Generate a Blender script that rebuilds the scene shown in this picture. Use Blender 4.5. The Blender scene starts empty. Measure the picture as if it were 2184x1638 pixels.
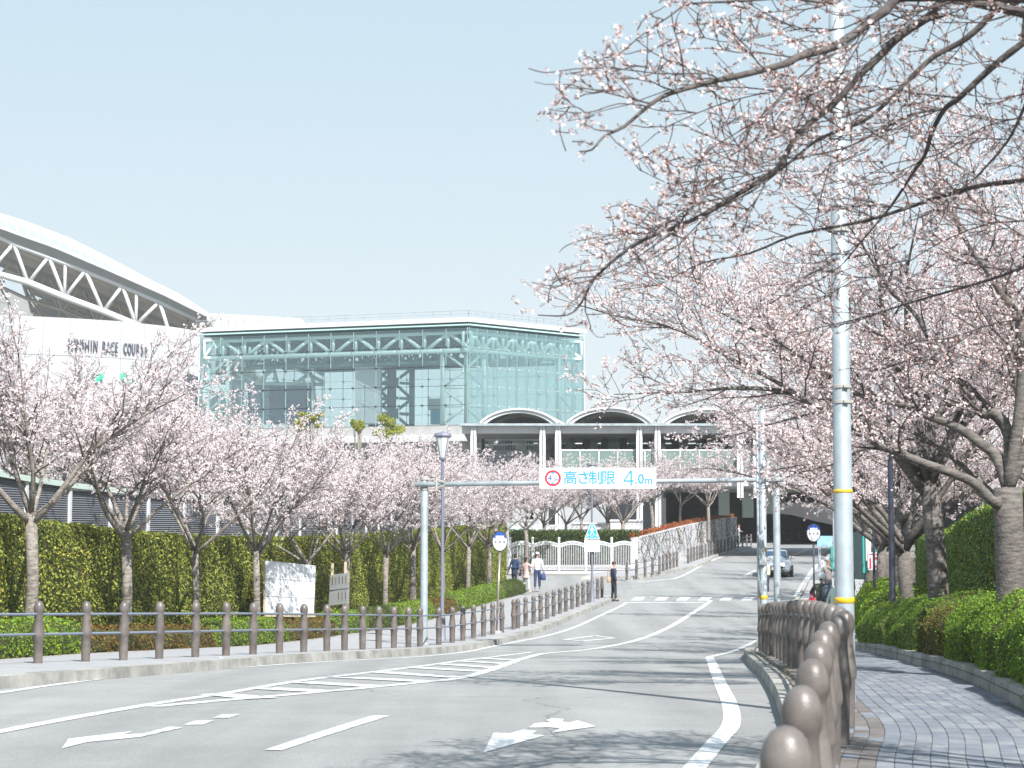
import bpy, math, random, bmesh
import numpy as np
from mathutils import Vector, Matrix, Quaternion, noise as mnoise
random.seed(7); rng = np.random.default_rng(7)
SC = bpy.context.scene
COL = SC.collection
PI = math.pi
# ---------------------------------------------------------------- camera, sky, sun
F = 3920.0; CX = 1092.0; CY = 819.0; CZ = 3.3
PITCH = math.atan((1130.0-CY)/F)
cam_d = bpy.data.cameras.new('camera'); cam = bpy.data.objects.new('camera', cam_d); COL.objects.link(cam)
cam_d.sensor_width = 36.0; cam_d.lens = F/2184.0*36.0
cam_d.clip_start = 0.2; cam_d.clip_end = 3000
cam.location = (0, 0, CZ); cam.rotation_euler = (PI/2+PITCH, 0, 0)
cam_d.dof.use_dof = True; cam_d.dof.focus_distance = 40.0; cam_d.dof.aperture_fstop = 5.6
SC.camera = cam
SC.view_settings.view_transform = 'Standard'; SC.view_settings.look = 'None'
SC.view_settings.gamma = 1.0; SC.view_settings.use_curve_mapping = False
SC.view_settings.exposure = 1.27
SUN_EL = math.radians(47); SUN_AZ = math.radians(155)
world = bpy.data.worlds.new('World'); SC.world = world; world.use_nodes = True
wn = world.node_tree; wn.nodes.clear()
sky = wn.nodes.new('ShaderNodeTexSky'); sky.sky_type = 'NISHITA'; sky.sun_disc = False
sky.sun_elevation = SUN_EL; sky.sun_rotation = SUN_AZ
sky.air_density = 1.0; sky.dust_density = 1.0; sky.ozone_density = 1.0
wbg = wn.nodes.new('ShaderNodeBackground'); wbg.inputs[1].default_value = 0.1
wout = wn.nodes.new('ShaderNodeOutputWorld')
tcw = wn.nodes.new('ShaderNodeTexCoord'); sxw = wn.nodes.new('ShaderNodeSeparateXYZ'); rpw = wn.nodes.new('ShaderNodeValToRGB')
hz = rpw.color_ramp; hz.elements[0].position = 0.0; hz.elements[0].color = (.325,.343,.362,1); hz.elements[1].position = 1.0; hz.elements[1].color = (.19,.28,.37,1)
e_ = hz.elements.new(.12); e_.color = (.298,.334,.352,1); e_ = hz.elements.new(.3); e_.color = (.248,.318,.354,1)
wn.links.new(tcw.outputs['Generated'], sxw.inputs[0]); wn.links.new(sxw.outputs[2], rpw.inputs[0])
scw = wn.nodes.new('ShaderNodeVectorMath'); scw.operation = 'SCALE'; scw.inputs[3].default_value = 10.0; wn.links.new(rpw.outputs[0], scw.inputs[0])
mxw = wn.nodes.new('ShaderNodeMix'); mxw.data_type = 'RGBA'; mxw.inputs[0].default_value = .9; wn.links.new(sky.outputs[0], mxw.inputs[6]); wn.links.new(scw.outputs[0], mxw.inputs[7])
wn.links.new(mxw.outputs[2], wbg.inputs[0]); wn.links.new(wbg.outputs[0], wout.inputs[0])
sun_d = bpy.data.lights.new('sun', 'SUN'); sun = bpy.data.objects.new('sun', sun_d); COL.objects.link(sun)
sun_d.energy = 3.7; sun_d.angle = math.radians(0.5); sun_d.color = (1.0, 0.975, 0.94)
sdir = Vector((math.sin(SUN_AZ)*math.cos(SUN_EL), math.cos(SUN_AZ)*math.cos(SUN_EL), math.sin(SUN_EL)))
sun.rotation_euler = sdir.to_track_quat('Z', 'Y').to_euler()
# ---------------------------------------------------------------- ground profile and picture-to-place helpers
def at(px, py, Y):
    x = (px-CX)/F; u = (CY-py)/F
    ct, st = math.cos(PITCH), math.sin(PITCH)
    wy = ct-u*st; wz = st+u*ct
    return Vector((x/wy*Y, Y, CZ+wz/wy*Y))
def spline(pts):
    xs = np.array([p[0] for p in pts], float); ys = np.array([p[1] for p in pts], float)
    d = np.diff(ys)/np.diff(xs); m = np.zeros(len(xs)); m[0] = d[0]; m[-1] = d[-1]
    m[1:-1] = (d[:-1]*np.diff(xs)[1:]+d[1:]*np.diff(xs)[:-1])/(xs[2:]-xs[:-2])
    def f(x):
        x = np.asarray(x, float); i = np.clip(np.searchsorted(xs, x)-1, 0, len(xs)-2)
        h = xs[i+1]-xs[i]; t = (x-xs[i])/h; tc = np.clip(t, 0, 1)
        r = ((2*tc**3-3*tc**2+1)*ys[i]+(tc**3-2*tc**2+tc)*h*m[i]+(-2*tc**3+3*tc**2)*ys[i+1]+(tc**3-tc**2)*h*m[i+1])
        r = np.where(t < 0, ys[i]+m[0]*(x-xs[i]), r); r = np.where(t > 1, ys[i+1]+m[-1]*(x-xs[i+1]), r)
        return float(r) if r.ndim == 0 else r
    return f
_S = spline([(0,-1.5),(6,-1.53),(12,-1.56),(15,-1.6),(20,-1.72),(25,-1.89),(28,-2.02),(34,-2.28),(40,-2.58),(48,-2.95),(54,-3.08),
             (62,-3.14),(70,-3.1),(80,-3.07),(88,-2.93),(99,-2.42),(110,-2.06),(130,-1.78),(150,-1.35),(180,-1.0),(220,-0.95),(260,-0.95)])
def S(Y): return CZ+_S(np.clip(Y, -30, 255))
def R(Y): return S(Y)-0.14
def gpt(px, py, off=-0.14, lift=0.0):
    lo, hi = 3.0, 3.0
    prev = None
    for k in range(1200):
        Y = 3.0+k*0.25
        p = at(px, py, Y)
        if p.z <= S(Y)+off:
            lo, hi = Y-0.25, Y; break
    for _ in range(24):
        m = (lo+hi)/2; p = at(px, py, m)
        if p.z <= S(m)+off: hi = m
        else: lo = m
    p = at(px, py, hi); p.z = S(hi)+off+lift
    return p
def px_of(p):
    ct, st = math.cos(PITCH), math.sin(PITCH)
    dz = p[2]-CZ
    D = p[1]*ct+dz*st
    return CX+F*p[0]/D
XL = spline([(0,-12.5),(12,-9.0),(22.7,-6.3),(25,-5.7),(33.5,-3.9),(41,-2.15),(46.8,-1.15),(57.5,.62),(70,2.55),(83,4.55),(90,5.5),(97,6.6),(107,10.3),(133,15.0),(152,20),(200,34)])
XF = spline([(20,-8.9),(28.5,-7.2),(30.5,-6.1),(33.5,-4.95),(37.8,-3.85),(41,-3.05),(45,-2.25),(52,-1.1),(56,-.36),(60.3,.42),(65,1.2),(72,2.3),(79.5,3.4),(83,4.0)])
XE = spline([(10,-9.9),(20,-9.4),(30,-8.5),(41,-7.5),(50,-6.0),(57,-4.5),(63,-3.2),(72,-1.8),(81,-.55),(85,.3),(95,2.4)])
XRF = spline([(-4,-.9),(0,-.1),(5.5,.81),(7.2,1.13),(9,1.47),(10.8,1.8),(12.8,2.2),(14.8,2.66),(18.5,3.15),(21.5,3.53),(24.5,3.83),(27.6,4.13),(32,4.58),(37.6,5.07)])
_XR = spline([(-4,-1.4),(0,-.6),(5.5,.3),(9,.97),(12.8,1.7),(14.8,2.15),(18.5,2.65),(24.5,3.33),(32,4.08),(36,4.5),(42,5.3),(52,6.9),(68,9.9),(85,13.1),(115,19),(150,26),(200,38)])
XR = _XR
XP = spline([(-4,2.2),(0,3.0),(10,4.0),(17,4.7),(22,5.4),(27,5.95),(34,6.75),(40,7.4),(52,9.5),(60,10.9),(85,16.0),(115,22.5),(150,30)])
def cpt(fx, Y, off=0.0, lift=0.0):        # a point beside a kerb-like curve, off metres to its right
    dx = (fx(Y+.1)-fx(Y-.1))/.2; L = math.hypot(dx, 1)
    return Vector((fx(Y)+off/L, Y-off*dx/L, 0))
def curve_Y(fx, px, off=0.0, lo=8, hi=110):
    best = None; bd = 1e9
    for k in range(400):
        Y = lo+(hi-lo)*k/399
        p = cpt(fx, Y, off); p.z = S(p.y); d = abs(px_of(p)-px)
        if d < bd: bd = d; best = p
    return best
# ---------------------------------------------------------------- materials
def mat(name, col, rough=0.8, metal=0.0, var=0.0, scale=8.0, bump=0.0, bscale=40.0, spec=0.5, trans=None, col2=None, attr=None, vscale=(1,1,1), own=False):
    m = bpy.data.materials.new(name); m.use_nodes = True; nt = m.node_tree
    b = nt.nodes['Principled BSDF']; b.inputs['Roughness'].default_value = rough; b.inputs['Metallic'].default_value = metal
    b.inputs['Specular IOR Level'].default_value = spec
    b.inputs['Base Color'].default_value = (*col, 1)
    out = None
    if var > 0 or col2 is not None:
        tc = nt.nodes.new('ShaderNodeTexCoord'); mp = nt.nodes.new('ShaderNodeMapping'); mp.inputs['Scale'].default_value = vscale
        n = nt.nodes.new('ShaderNodeTexNoise'); n.inputs['Scale'].default_value = scale; n.inputs['Detail'].default_value = 6; n.inputs['Roughness'].default_value = .65
        if own:
            oi = nt.nodes.new('ShaderNodeObjectInfo'); av = nt.nodes.new('ShaderNodeVectorMath'); av.operation = 'ADD'; nt.links.new(tc.outputs['Object'], av.inputs[0]); nt.links.new(oi.outputs['Location'], av.inputs[1]); nt.links.new(av.outputs[0], mp.inputs[0])
        else: nt.links.new(tc.outputs['Object'], mp.inputs[0])
        nt.links.new(mp.outputs[0], n.inputs['Vector'])
        r = nt.nodes.new('ShaderNodeValToRGB')
        c2 = col2 if col2 is not None else tuple(min(1, c*(1+var)) for c in col)
        c1 = col if col2 is not None else tuple(c*(1-var) for c in col)
        r.color_ramp.elements[0].position = .32; r.color_ramp.elements[1].position = .68
        r.color_ramp.elements[0].color = (*c1, 1); r.color_ramp.elements[1].color = (*c2, 1)
        nt.links.new(n.outputs[0], r.inputs[0]); out = r.outputs[0]
    if attr:
        a = nt.nodes.new('ShaderNodeAttribute'); a.attribute_name = attr
        mx = nt.nodes.new('ShaderNodeMix'); mx.data_type = 'RGBA'; mx.blend_type = 'MULTIPLY'; mx.inputs[0].default_value = 1
        if out is None: mx.inputs[6].default_value = (*col, 1)
        else: nt.links.new(out, mx.inputs[6])
        nt.links.new(a.outputs['Color'], mx.inputs[7]); out = mx.outputs[2]
    if out is not None: nt.links.new(out, b.inputs['Base Color'])
    if bump > 0:
        n2 = nt.nodes.new('ShaderNodeTexNoise'); n2.inputs['Scale'].default_value = bscale; n2.inputs['Detail'].default_value = 5
        tc2 = nt.nodes.new('ShaderNodeTexCoord'); nt.links.new(tc2.outputs['Object'], n2.inputs['Vector'])
        bp = nt.nodes.new('ShaderNodeBump'); bp.inputs['Strength'].default_value = bump; bp.inputs['Distance'].default_value = .02
        nt.links.new(n2.outputs[0], bp.inputs['Height']); nt.links.new(bp.outputs[0], b.inputs['Normal'])
    if trans:
        t = nt.nodes.new('ShaderNodeBsdfTranslucent'); ms = nt.nodes.new('ShaderNodeMixShader'); ms.inputs[0].default_value = trans
        if out is not None: nt.links.new(out, t.inputs[0])
        else: t.inputs[0].default_value = (*col, 1)
        nt.links.new(b.outputs[0], ms.inputs[1]); nt.links.new(t.outputs[0], ms.inputs[2])
        nt.links.new(ms.outputs[0], nt.nodes['Material Output'].inputs[0])
    return m
def glass_mat(name, tint, refl=.25, rough=0.02, alpha=0.0, acol=(.6,.8,.8)):
    m = bpy.data.materials.new(name); m.use_nodes = True; nt = m.node_tree; nt.nodes.clear()
    o = nt.nodes.new('ShaderNodeOutputMaterial'); t = nt.nodes.new('ShaderNodeBsdfTransparent'); t.inputs[0].default_value = (*tint, 1)
    g = nt.nodes.new('ShaderNodeBsdfGlossy'); g.inputs['Roughness'].default_value = rough; g.inputs[0].default_value = (.85,.97,.97,1)
    ms = nt.nodes.new('ShaderNodeMixShader'); lw = nt.nodes.new('ShaderNodeLayerWeight'); lw.inputs[0].default_value = .35
    mm = nt.nodes.new('ShaderNodeMath'); mm.operation = 'MULTIPLY_ADD'; mm.inputs[1].default_value = .7; mm.inputs[2].default_value = refl
    nt.links.new(lw.outputs['Fresnel'], mm.inputs[0]); nt.links.new(mm.outputs[0], ms.inputs[0])
    nt.links.new(t.outputs[0], ms.inputs[1]); nt.links.new(g.outputs[0], ms.inputs[2])
    last = ms
    if alpha > 0:
        d = nt.nodes.new('ShaderNodeBsdfDiffuse'); d.inputs[0].default_value = (*acol, 1)
        m2 = nt.nodes.new('ShaderNodeMixShader'); m2.inputs[0].default_value = alpha
        nt.links.new(ms.outputs[0], m2.inputs[1]); nt.links.new(d.outputs[0], m2.inputs[2]); last = m2
    nt.links.new(last.outputs[0], o.inputs[0]); return m
M = {}
def asphalt_mat():
    m = mat('asphalt', (.30,.30,.295), .88, var=.09, scale=.9, bump=.35, bscale=110); nt = m.node_tree; b = nt.nodes['Principled BSDF']; src = b.inputs['Base Color'].links[0].from_socket
    tc = nt.nodes.new('ShaderNodeTexCoord')
    def mul(src, fac_socket, lo, hi, c):
        r = nt.nodes.new('ShaderNodeValToRGB'); r.color_ramp.elements[0].position = lo; r.color_ramp.elements[1].position = hi; r.color_ramp.elements[0].color = (c,c,c,1); r.color_ramp.elements[1].color = (1,1,1,1); nt.links.new(fac_socket, r.inputs[0])
        mx = nt.nodes.new('ShaderNodeMix'); mx.data_type = 'RGBA'; mx.blend_type = 'MULTIPLY'; mx.inputs[0].default_value = 1; nt.links.new(src, mx.inputs[6]); nt.links.new(r.outputs[0], mx.inputs[7]); return mx.outputs[2]
    v = nt.nodes.new('ShaderNodeTexNoise'); v.inputs['Scale'].default_value = 55; v.inputs['Detail'].default_value = 3; nt.links.new(tc.outputs['Object'], v.inputs['Vector']); src = mul(src, v.outputs[0], .35, .62, .72)
    mp = nt.nodes.new('ShaderNodeMapping'); mp.inputs['Rotation'].default_value = (0,0,.28); mp.inputs['Scale'].default_value = (1.1,.05,1); nt.links.new(tc.outputs['Object'], mp.inputs[0])
    t = nt.nodes.new('ShaderNodeTexNoise'); t.inputs['Scale'].default_value = 1.0; t.inputs['Detail'].default_value = 4; nt.links.new(mp.outputs[0], t.inputs['Vector']); src = mul(src, t.outputs[0], .30, .60, .78)
    ds = nt.nodes.new('ShaderNodeTexNoise'); ds.inputs['Scale'].default_value = .8; nt.links.new(tc.outputs['Object'], ds.inputs['Vector']); ad = nt.nodes.new('ShaderNodeVectorMath'); ad.operation = 'ADD'; nt.links.new(tc.outputs['Object'], ad.inputs[0]); nt.links.new(ds.outputs['Color'], ad.inputs[1])
    c = nt.nodes.new('ShaderNodeTexVoronoi'); c.feature = 'DISTANCE_TO_EDGE'; c.inputs['Scale'].default_value = .14; nt.links.new(ad.outputs[0], c.inputs['Vector']); src = mul(src, c.outputs['Distance'], .0005, .0022, .62)
    nt.links.new(src, b.inputs['Base Color']); return m
M['asphalt'] = asphalt_mat()
def paint_mat():
    m = mat('road_paint', (.60,.61,.61), .7, var=.10, scale=10); nt = m.node_tree; b = nt.nodes['Principled BSDF']; src = b.inputs['Base Color'].links[0].from_socket; tc = nt.nodes.new('ShaderNodeTexCoord')
    n = nt.nodes.new('ShaderNodeTexNoise'); n.inputs['Scale'].default_value = 7; n.inputs['Detail'].default_value = 9; n.inputs['Roughness'].default_value = .8; nt.links.new(tc.outputs['Object'], n.inputs['Vector'])
    r = nt.nodes.new('ShaderNodeValToRGB'); r.color_ramp.elements[0].position = .40; r.color_ramp.elements[1].position = .50; nt.links.new(n.outputs[0], r.inputs[0])
    mx = nt.nodes.new('ShaderNodeMix'); mx.data_type = 'RGBA'; nt.links.new(r.outputs[0], mx.inputs[0]); mx.inputs[6].default_value = (.30,.30,.295,1); nt.links.new(src, mx.inputs[7]); nt.links.new(mx.outputs[2], b.inputs['Base Color']); return m
M['paint'] = paint_mat()
M['paving_grey'] = mat('sidewalk_asphalt', (.30,.30,.305), .9, var=.12, scale=2.0, bump=.2, bscale=80)
M['kerb'] = mat('kerb_concrete', (.17,.165,.15), .9, col2=(.42,.41,.38), scale=1.6, bump=.3, bscale=50, own=True)
M['block_a'] = mat('paving_block_grey', (.155,.17,.195), .85, var=.22, scale=3.5, bump=.4, bscale=120, own=True)
M['block_b'] = mat('paving_block_pale', (.20,.21,.225), .85, var=.22, scale=3.5, bump=.4, bscale=120, own=True)
M['block_c'] = mat('paving_block_brown', (.14,.125,.115), .85, var=.25, scale=3.5, bump=.4, bscale=120, own=True)
M['joint'] = mat('paving_joint', (.095,.095,.09), .95)
M['soil'] = mat('soil', (.09,.07,.05), .95, var=.3, scale=5, bump=.5)
M['ground'] = mat('ground', (.2,.19,.17), .95, var=.2, scale=.4)
M['post'] = mat('cast_post', (.085,.071,.064), .38, col2=(.18,.156,.142), scale=4, bump=.12, bscale=120, spec=.5, own=True)
M['rail'] = mat('rail_metal', (.16,.19,.24), .45)
M['galv'] = mat('galvanised_steel', (.34,.385,.41), .5, metal=.2, var=.22, scale=2.2, bump=.05)
M['white_paint'] = mat('white_paint', (.62,.63,.645), .5, var=.05, scale=3)
M['white_wall'] = mat('white_wall', (.50,.50,.515), .7, var=.06, scale=.6)
M['dark_metal'] = mat('dark_metal', (.035,.04,.06), .45, var=.3, scale=6)
M['yellow'] = mat('yellow_tape', (.75,.45,.02), .5)
M['wood'] = mat('pale_wood', (.48,.39,.27), .7, var=.15, scale=8)
M['sign_white'] = mat('sign_white', (.62,.63,.65), .5, var=.05, scale=2.5)
M['sign_blue'] = mat('sign_blue', (.01,.30,.66), .4)
M['sign_teal'] = mat('sign_cyan', (.01,.36,.60), .4)
M['sign_navy'] = mat('sign_navy', (.02,.08,.40), .4)
M['sign_red'] = mat('sign_red', (.60,.02,.04), .4)
M['letter_grey'] = mat('letter_grey', (.10,.105,.13), .6)
M['black'] = mat('black_print', (.02,.02,.02), .5)
M['bark'] = mat('cherry_bark', (.09,.075,.065), .9, col2=(.32,.285,.25), scale=7, bump=.7, bscale=30, vscale=(1,1,4))
M['twig'] = mat('twig_bark', (.068,.050,.047), .85, col2=(.16,.128,.12), scale=10)
M['bark_mid'] = mat('grey_cherry_bark', (.055,.047,.042), .9, col2=(.20,.178,.16), scale=7, bump=.7, bscale=30, vscale=(1,1,4))
M['bark_dark'] = mat('dark_bark', (.045,.038,.038), .9, col2=(.14,.12,.11), scale=9, bump=.6, bscale=40)
M['petal'] = mat('petal_pink', (.87,.825,.825), .7, spec=.1, trans=.42, attr='tint')
M['bud'] = mat('bud_red', (.26,.125,.09), .7, trans=.2, attr='tint')
M['hedge_leaf'] = mat('hedge_leaf', (.27,.30,.06), .55, spec=.3, trans=.25, attr='tint')
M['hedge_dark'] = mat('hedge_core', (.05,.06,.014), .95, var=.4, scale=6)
M['azalea_leaf'] = mat('azalea_leaf', (.165,.265,.035), .6, spec=.2, trans=.3, attr='tint')
M['green_leaf'] = mat('green_leaf', (.08,.12,.03), .6, spec=.2, trans=.3, attr='tint')
M['brown_leaf'] = mat('brown_leaf', (.17,.125,.04), .7, spec=.1, trans=.2, attr='tint')
M['red_leaf'] = mat('red_leaf', (.33,.075,.035), .6, spec=.2, trans=.3, attr='tint')
M['concrete'] = mat('concrete', (.36,.36,.35), .85, var=.12, scale=1.2)
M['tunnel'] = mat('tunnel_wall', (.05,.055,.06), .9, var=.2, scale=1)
M['louvre'] = mat('grey_louvre', (.23,.245,.275), .7, var=.10, scale=2, vscale=(4,4,.3))
M['steel_white'] = mat('white_steel', (.60,.61,.61), .5)
M['steel_green'] = mat('pale_green_steel', (.78,.88,.84), .5)
M['roof_grey'] = mat('grey_cladding', (.27,.275,.275), .7, var=.1, scale=.5)
M['beige_clad'] = mat('beige_underside', (.42,.40,.36), .8, var=.15, scale=.3)
M['glass'] = glass_mat('teal_glass', (.93,.98,.985), .03, alpha=.035, acol=(.52,.76,.80))  # pale diffuse veil mixed into the glass stands in for reflected sky
M['roof_glass'] = glass_mat('roof_glass', (.8,.9,.92), .2, alpha=.35, acol=(.55,.62,.65))
M['rail_glass'] = glass_mat('frosted_glass', (.5,.68,.62), .12, alpha=.45, acol=(.28,.40,.36))
M['silver'] = mat('silver_paint', (.50,.54,.58), .28, metal=.5)
M['car_glass'] = mat('car_glass', (.03,.06,.10), .08, spec=.8)
M['rubber'] = mat('rubber', (.02,.02,.02), .8)
M['lamp_glass'] = mat('lamp_glass', (.6,.64,.64), .3)
M['skin'] = mat('skin', (.52,.30,.21), .6)
M['teal_fence'] = mat('teal_fence', (.02,.36,.30), .5)
M['dark_teal'] = mat('dark_teal_sheet', (.012,.085,.085), .6, var=.2, scale=1)
M['pale_green'] = mat('pale_green_wall', (.52,.62,.56), .7, var=.06, scale=.5)
def cloth(name, col): 
    if name not in M: M[name] = mat(name, col, .9, var=.12, scale=12, bump=.2, bscale=30)
    return M[name]
# ---------------------------------------------------------------- mesh helpers
class MB:
    def __init__(s): s.v = []; s.f = []
    def poly(s, pts): 
        n = len(s.v); s.v += [tuple(p) for p in pts]; s.f.append(tuple(range(n, n+len(pts))))
    def box(s, c, d, rot=None):
        n = len(s.v); c = Vector(c)
        for z in (-.5,.5):
            for x, y in ((-.5,-.5),(.5,-.5),(.5,.5),(-.5,.5)):
                p = Vector((x*d[0], y*d[1], z*d[2]))
                if rot is not None: p = rot @ p
                s.v.append(tuple(c+p))
        for q in ((0,3,2,1),(4,5,6,7),(0,1,5,4),(1,2,6,5),(2,3,7,6),(3,0,4,7)): s.f.append(tuple(n+i for i in q))
    def hexa(s, p):   # 8 points: bottom 4 then top 4
        n = len(s.v); s.v += [tuple(q) for q in p]
        for q in ((0,3,2,1),(4,5,6,7),(0,1,5,4),(1,2,6,5),(2,3,7,6),(3,0,4,7)): s.f.append(tuple(n+i for i in q))
    def bar(s, a, b, w, h=None):
        a = Vector(a); b = Vector(b); h = h or w; d = (b-a); L = d.length
        if L < 1e-6: return
        s.box((a+b)/2, (w, h, L), d.to_track_quat('Z', 'Y').to_matrix())
    def tube(s, path, rad, n=8, cap=True):
        path = [Vector(p) for p in path]
        if not hasattr(rad, '__len__'): rad = [rad]*len(path)
        base = len(s.v); prev = None
        for i, p in enumerate(path):
            d = (path[min(i+1, len(path)-1)]-path[max(i-1, 0)])
            d = d.normalized() if d.length > 1e-9 else Vector((0,0,1))
            if prev is None:
                x = d.cross(Vector((0,1,0)));  x = x if x.length > .1 else d.cross(Vector((1,0,0)))
            else: x = prev-d*prev.dot(d)
            x.normalize(); prev = x; y = d.cross(x)
            for k in range(n):
                a = 2*PI*k/n; s.v.append(tuple(p+(x*math.cos(a)+y*math.sin(a))*rad[i]))
        for i in range(len(path)-1):
            for k in range(n):
                a = base+i*n+k; b = base+i*n+(k+1) % n; s.f.append((a, b, b+n, a+n))
        if cap:
            s.f.append(tuple(base+k for k in reversed(range(n)))); s.f.append(tuple(base+(len(path)-1)*n+k for k in range(n)))
    def lathe(s, prof, c=(0,0,0), n=16, sx=1, sy=1):
        base = len(s.v)
        for z, r in prof:
            for k in range(n):
                a = 2*PI*k/n; s.v.append((c[0]+r*sx*math.cos(a), c[1]+r*sy*math.sin(a), c[2]+z))
        for i in range(len(prof)-1):
            for k in range(n):
                a = base+i*n+k; b = base+i*n+(k+1) % n; s.f.append((a, b, b+n, a+n))
        s.f.append(tuple(base+k for k in reversed(range(n)))); s.f.append(tuple(base+(len(prof)-1)*n+k for k in range(n)))
    def ball(s, c, r, n=10, m=7, sc=(1,1,1)):
        prof = [(-math.cos(PI*i/m)*r*sc[2], max(1e-4, math.sin(PI*i/m)*r)) for i in range(m+1)]
        s.lathe(prof, c, n, sc[0], sc[1])
    def disc(s, c, r, thick, nrm=(0,-1,0), n=24, ry=None):
        q = Vector(nrm).to_track_quat('Z', 'Y'); c = Vector(c); ry = ry or r
        a = [c+q@Vector((r*math.cos(2*PI*k/n), ry*math.sin(2*PI*k/n), 0)) for k in range(n)]
        b = [p+q@Vector((0,0,thick)) for p in a]
        base = len(s.v); s.v += [tuple(p) for p in a+b]
        s.f.append(tuple(base+k for k in reversed(range(n)))); s.f.append(tuple(base+n+k for k in range(n)))
        for k in range(n): s.f.append((base+k, base+(k+1) % n, base+n+(k+1) % n, base+n+k))
    def build(s, name, m, parent=None, smooth=False, loc=None, kind=None, local=None):
        me = bpy.data.meshes.new(name)
        vs = s.v
        if local is not None: vs = [(x-local[0], y-local[1], z-local[2]) for x, y, z in vs]
        me.from_pydata(vs, [], s.f); me.update()
        me.materials.append(M[m] if isinstance(m, str) else m)
        if smooth: me.polygons.foreach_set('use_smooth', [True]*len(me.polygons))
        o = bpy.data.objects.new(name, me); COL.objects.link(o)
        if parent is not None: o.parent = parent
        if loc is not None: o.location = loc
        if kind: o['kind'] = kind
        return o
def tag(o, label=None, cat=None, group=None, kind=None):
    if label: o['label'] = label
    if cat: o['category'] = cat
    if group: o['group'] = group
    if kind: o['kind'] = kind
    return o
def thing(name, label, cat, loc=(0,0,0), rz=0, group=None):
    o = bpy.data.objects.new(name, None); COL.objects.link(o); o.location = loc; o.rotation_euler = (0,0,rz); o.empty_display_size = .2
    return tag(o, label, cat, group)
def struct(mb, name, m, **k):
    o = mb.build(name, m, **k); o['kind'] = 'structure'; return o
def share(o, parent, loc, rot=(0,0,0), scale=None):
    c = o.copy(); COL.objects.link(c); c.parent = parent; c.location = loc; c.rotation_euler = rot
    if scale is not None: c.scale = scale
    return c
def copy_tree(o, loc, rz, sc, label, group=None):
    c = o.copy(); COL.objects.link(c); c.location = loc; c.rotation_euler = (0,0,rz); c.scale = sc; tag(c, label, group=group)
    for ch in list(o.children):
        d = ch.copy(); COL.objects.link(d); d.parent = c
        for g in list(ch.children):
            e = g.copy(); COL.objects.link(e); e.parent = d
    return c
def npmesh(name, V, Fq, m, parent=None, tint=None, kind=None, smooth=False):
    V = np.asarray(V, np.float32); Fq = np.asarray(Fq, np.int32); k = Fq.shape[1]
    me = bpy.data.meshes.new(name); me.vertices.add(len(V)); me.vertices.foreach_set('co', V.ravel())
    me.loops.add(Fq.size); me.loops.foreach_set('vertex_index', Fq.ravel())
    me.polygons.add(len(Fq)); me.polygons.foreach_set('loop_start', np.arange(0, Fq.size, k, dtype=np.int32))
    try: me.polygons.foreach_set('loop_total', np.full(len(Fq), k, np.int32))
    except Exception: pass
    if smooth: me.polygons.foreach_set('use_smooth', np.ones(len(Fq), bool))
    me.materials.append(M[m])
    if tint is not None:
        a = me.color_attributes.new('tint', 'FLOAT_COLOR', 'POINT')
        c = np.ones((len(V), 4), np.float32); c[:, :3] = tint; a.data.foreach_set('color', c.ravel())
    me.update(calc_edges=True)
    o = bpy.data.objects.new(name, me); COL.objects.link(o)
    if parent is not None: o.parent = parent
    if kind: o['kind'] = kind
    return o
def rand_unit(n):
    v = rng.normal(size=(n,3)); return v/np.linalg.norm(v, axis=1, keepdims=True)
def leaves(P, size, tint, N=None, aspect=.55, tilt=.8):
    """quads at points P (n,3); N optional normals; returns V, F, per-vertex tint"""
    n = len(P); u = rand_unit(n)
    if N is not None: nn = N+rand_unit(n)*tilt
    else: nn = rand_unit(n)
    nn /= np.linalg.norm(nn, axis=1, keepdims=True)
    a = np.cross(nn, u); a /= np.linalg.norm(a, axis=1, keepdims=True)+1e-9; b = np.cross(nn, a)
    s = (np.asarray(size)*rng.uniform(.7,1.3,n))[:,None]*.5
    q = np.stack([P-a*s, P-b*s*aspect, P+a*s, P+b*s*aspect], 1)
    return q.reshape(-1,3), np.arange(4*n).reshape(-1,4), np.repeat(tint, 4, axis=0)
def tints(n, cols, wts=None, jit=.25):
    c = np.asarray(cols, float); i = rng.choice(len(c), n, p=wts)
    return c[i]*rng.uniform(1-jit, 1+jit, (n,1))
def text_mesh(name, body, size, m, parent, loc, rot, extrude=.004, sx=1.0, align='CENTER', bold=0.0):
    cu = bpy.data.curves.new(name, 'FONT'); cu.body = body; cu.size = size; cu.extrude = extrude; cu.align_x = align; cu.align_y = 'CENTER'; cu.resolution_u = 2; cu.offset = bold
    tmp = bpy.data.objects.new(name, cu); COL.objects.link(tmp)
    dg = bpy.context.evaluated_depsgraph_get(); me = bpy.data.meshes.new_from_object(tmp.evaluated_get(dg)); me.name = name
    bpy.data.objects.remove(tmp)
    me.materials.clear(); me.materials.append(M[m])
    o = bpy.data.objects.new(name, me); COL.objects.link(o); o.parent = parent; o.location = loc; o.rotation_euler = rot; o.scale = (sx,1,1)
    return o
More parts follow.
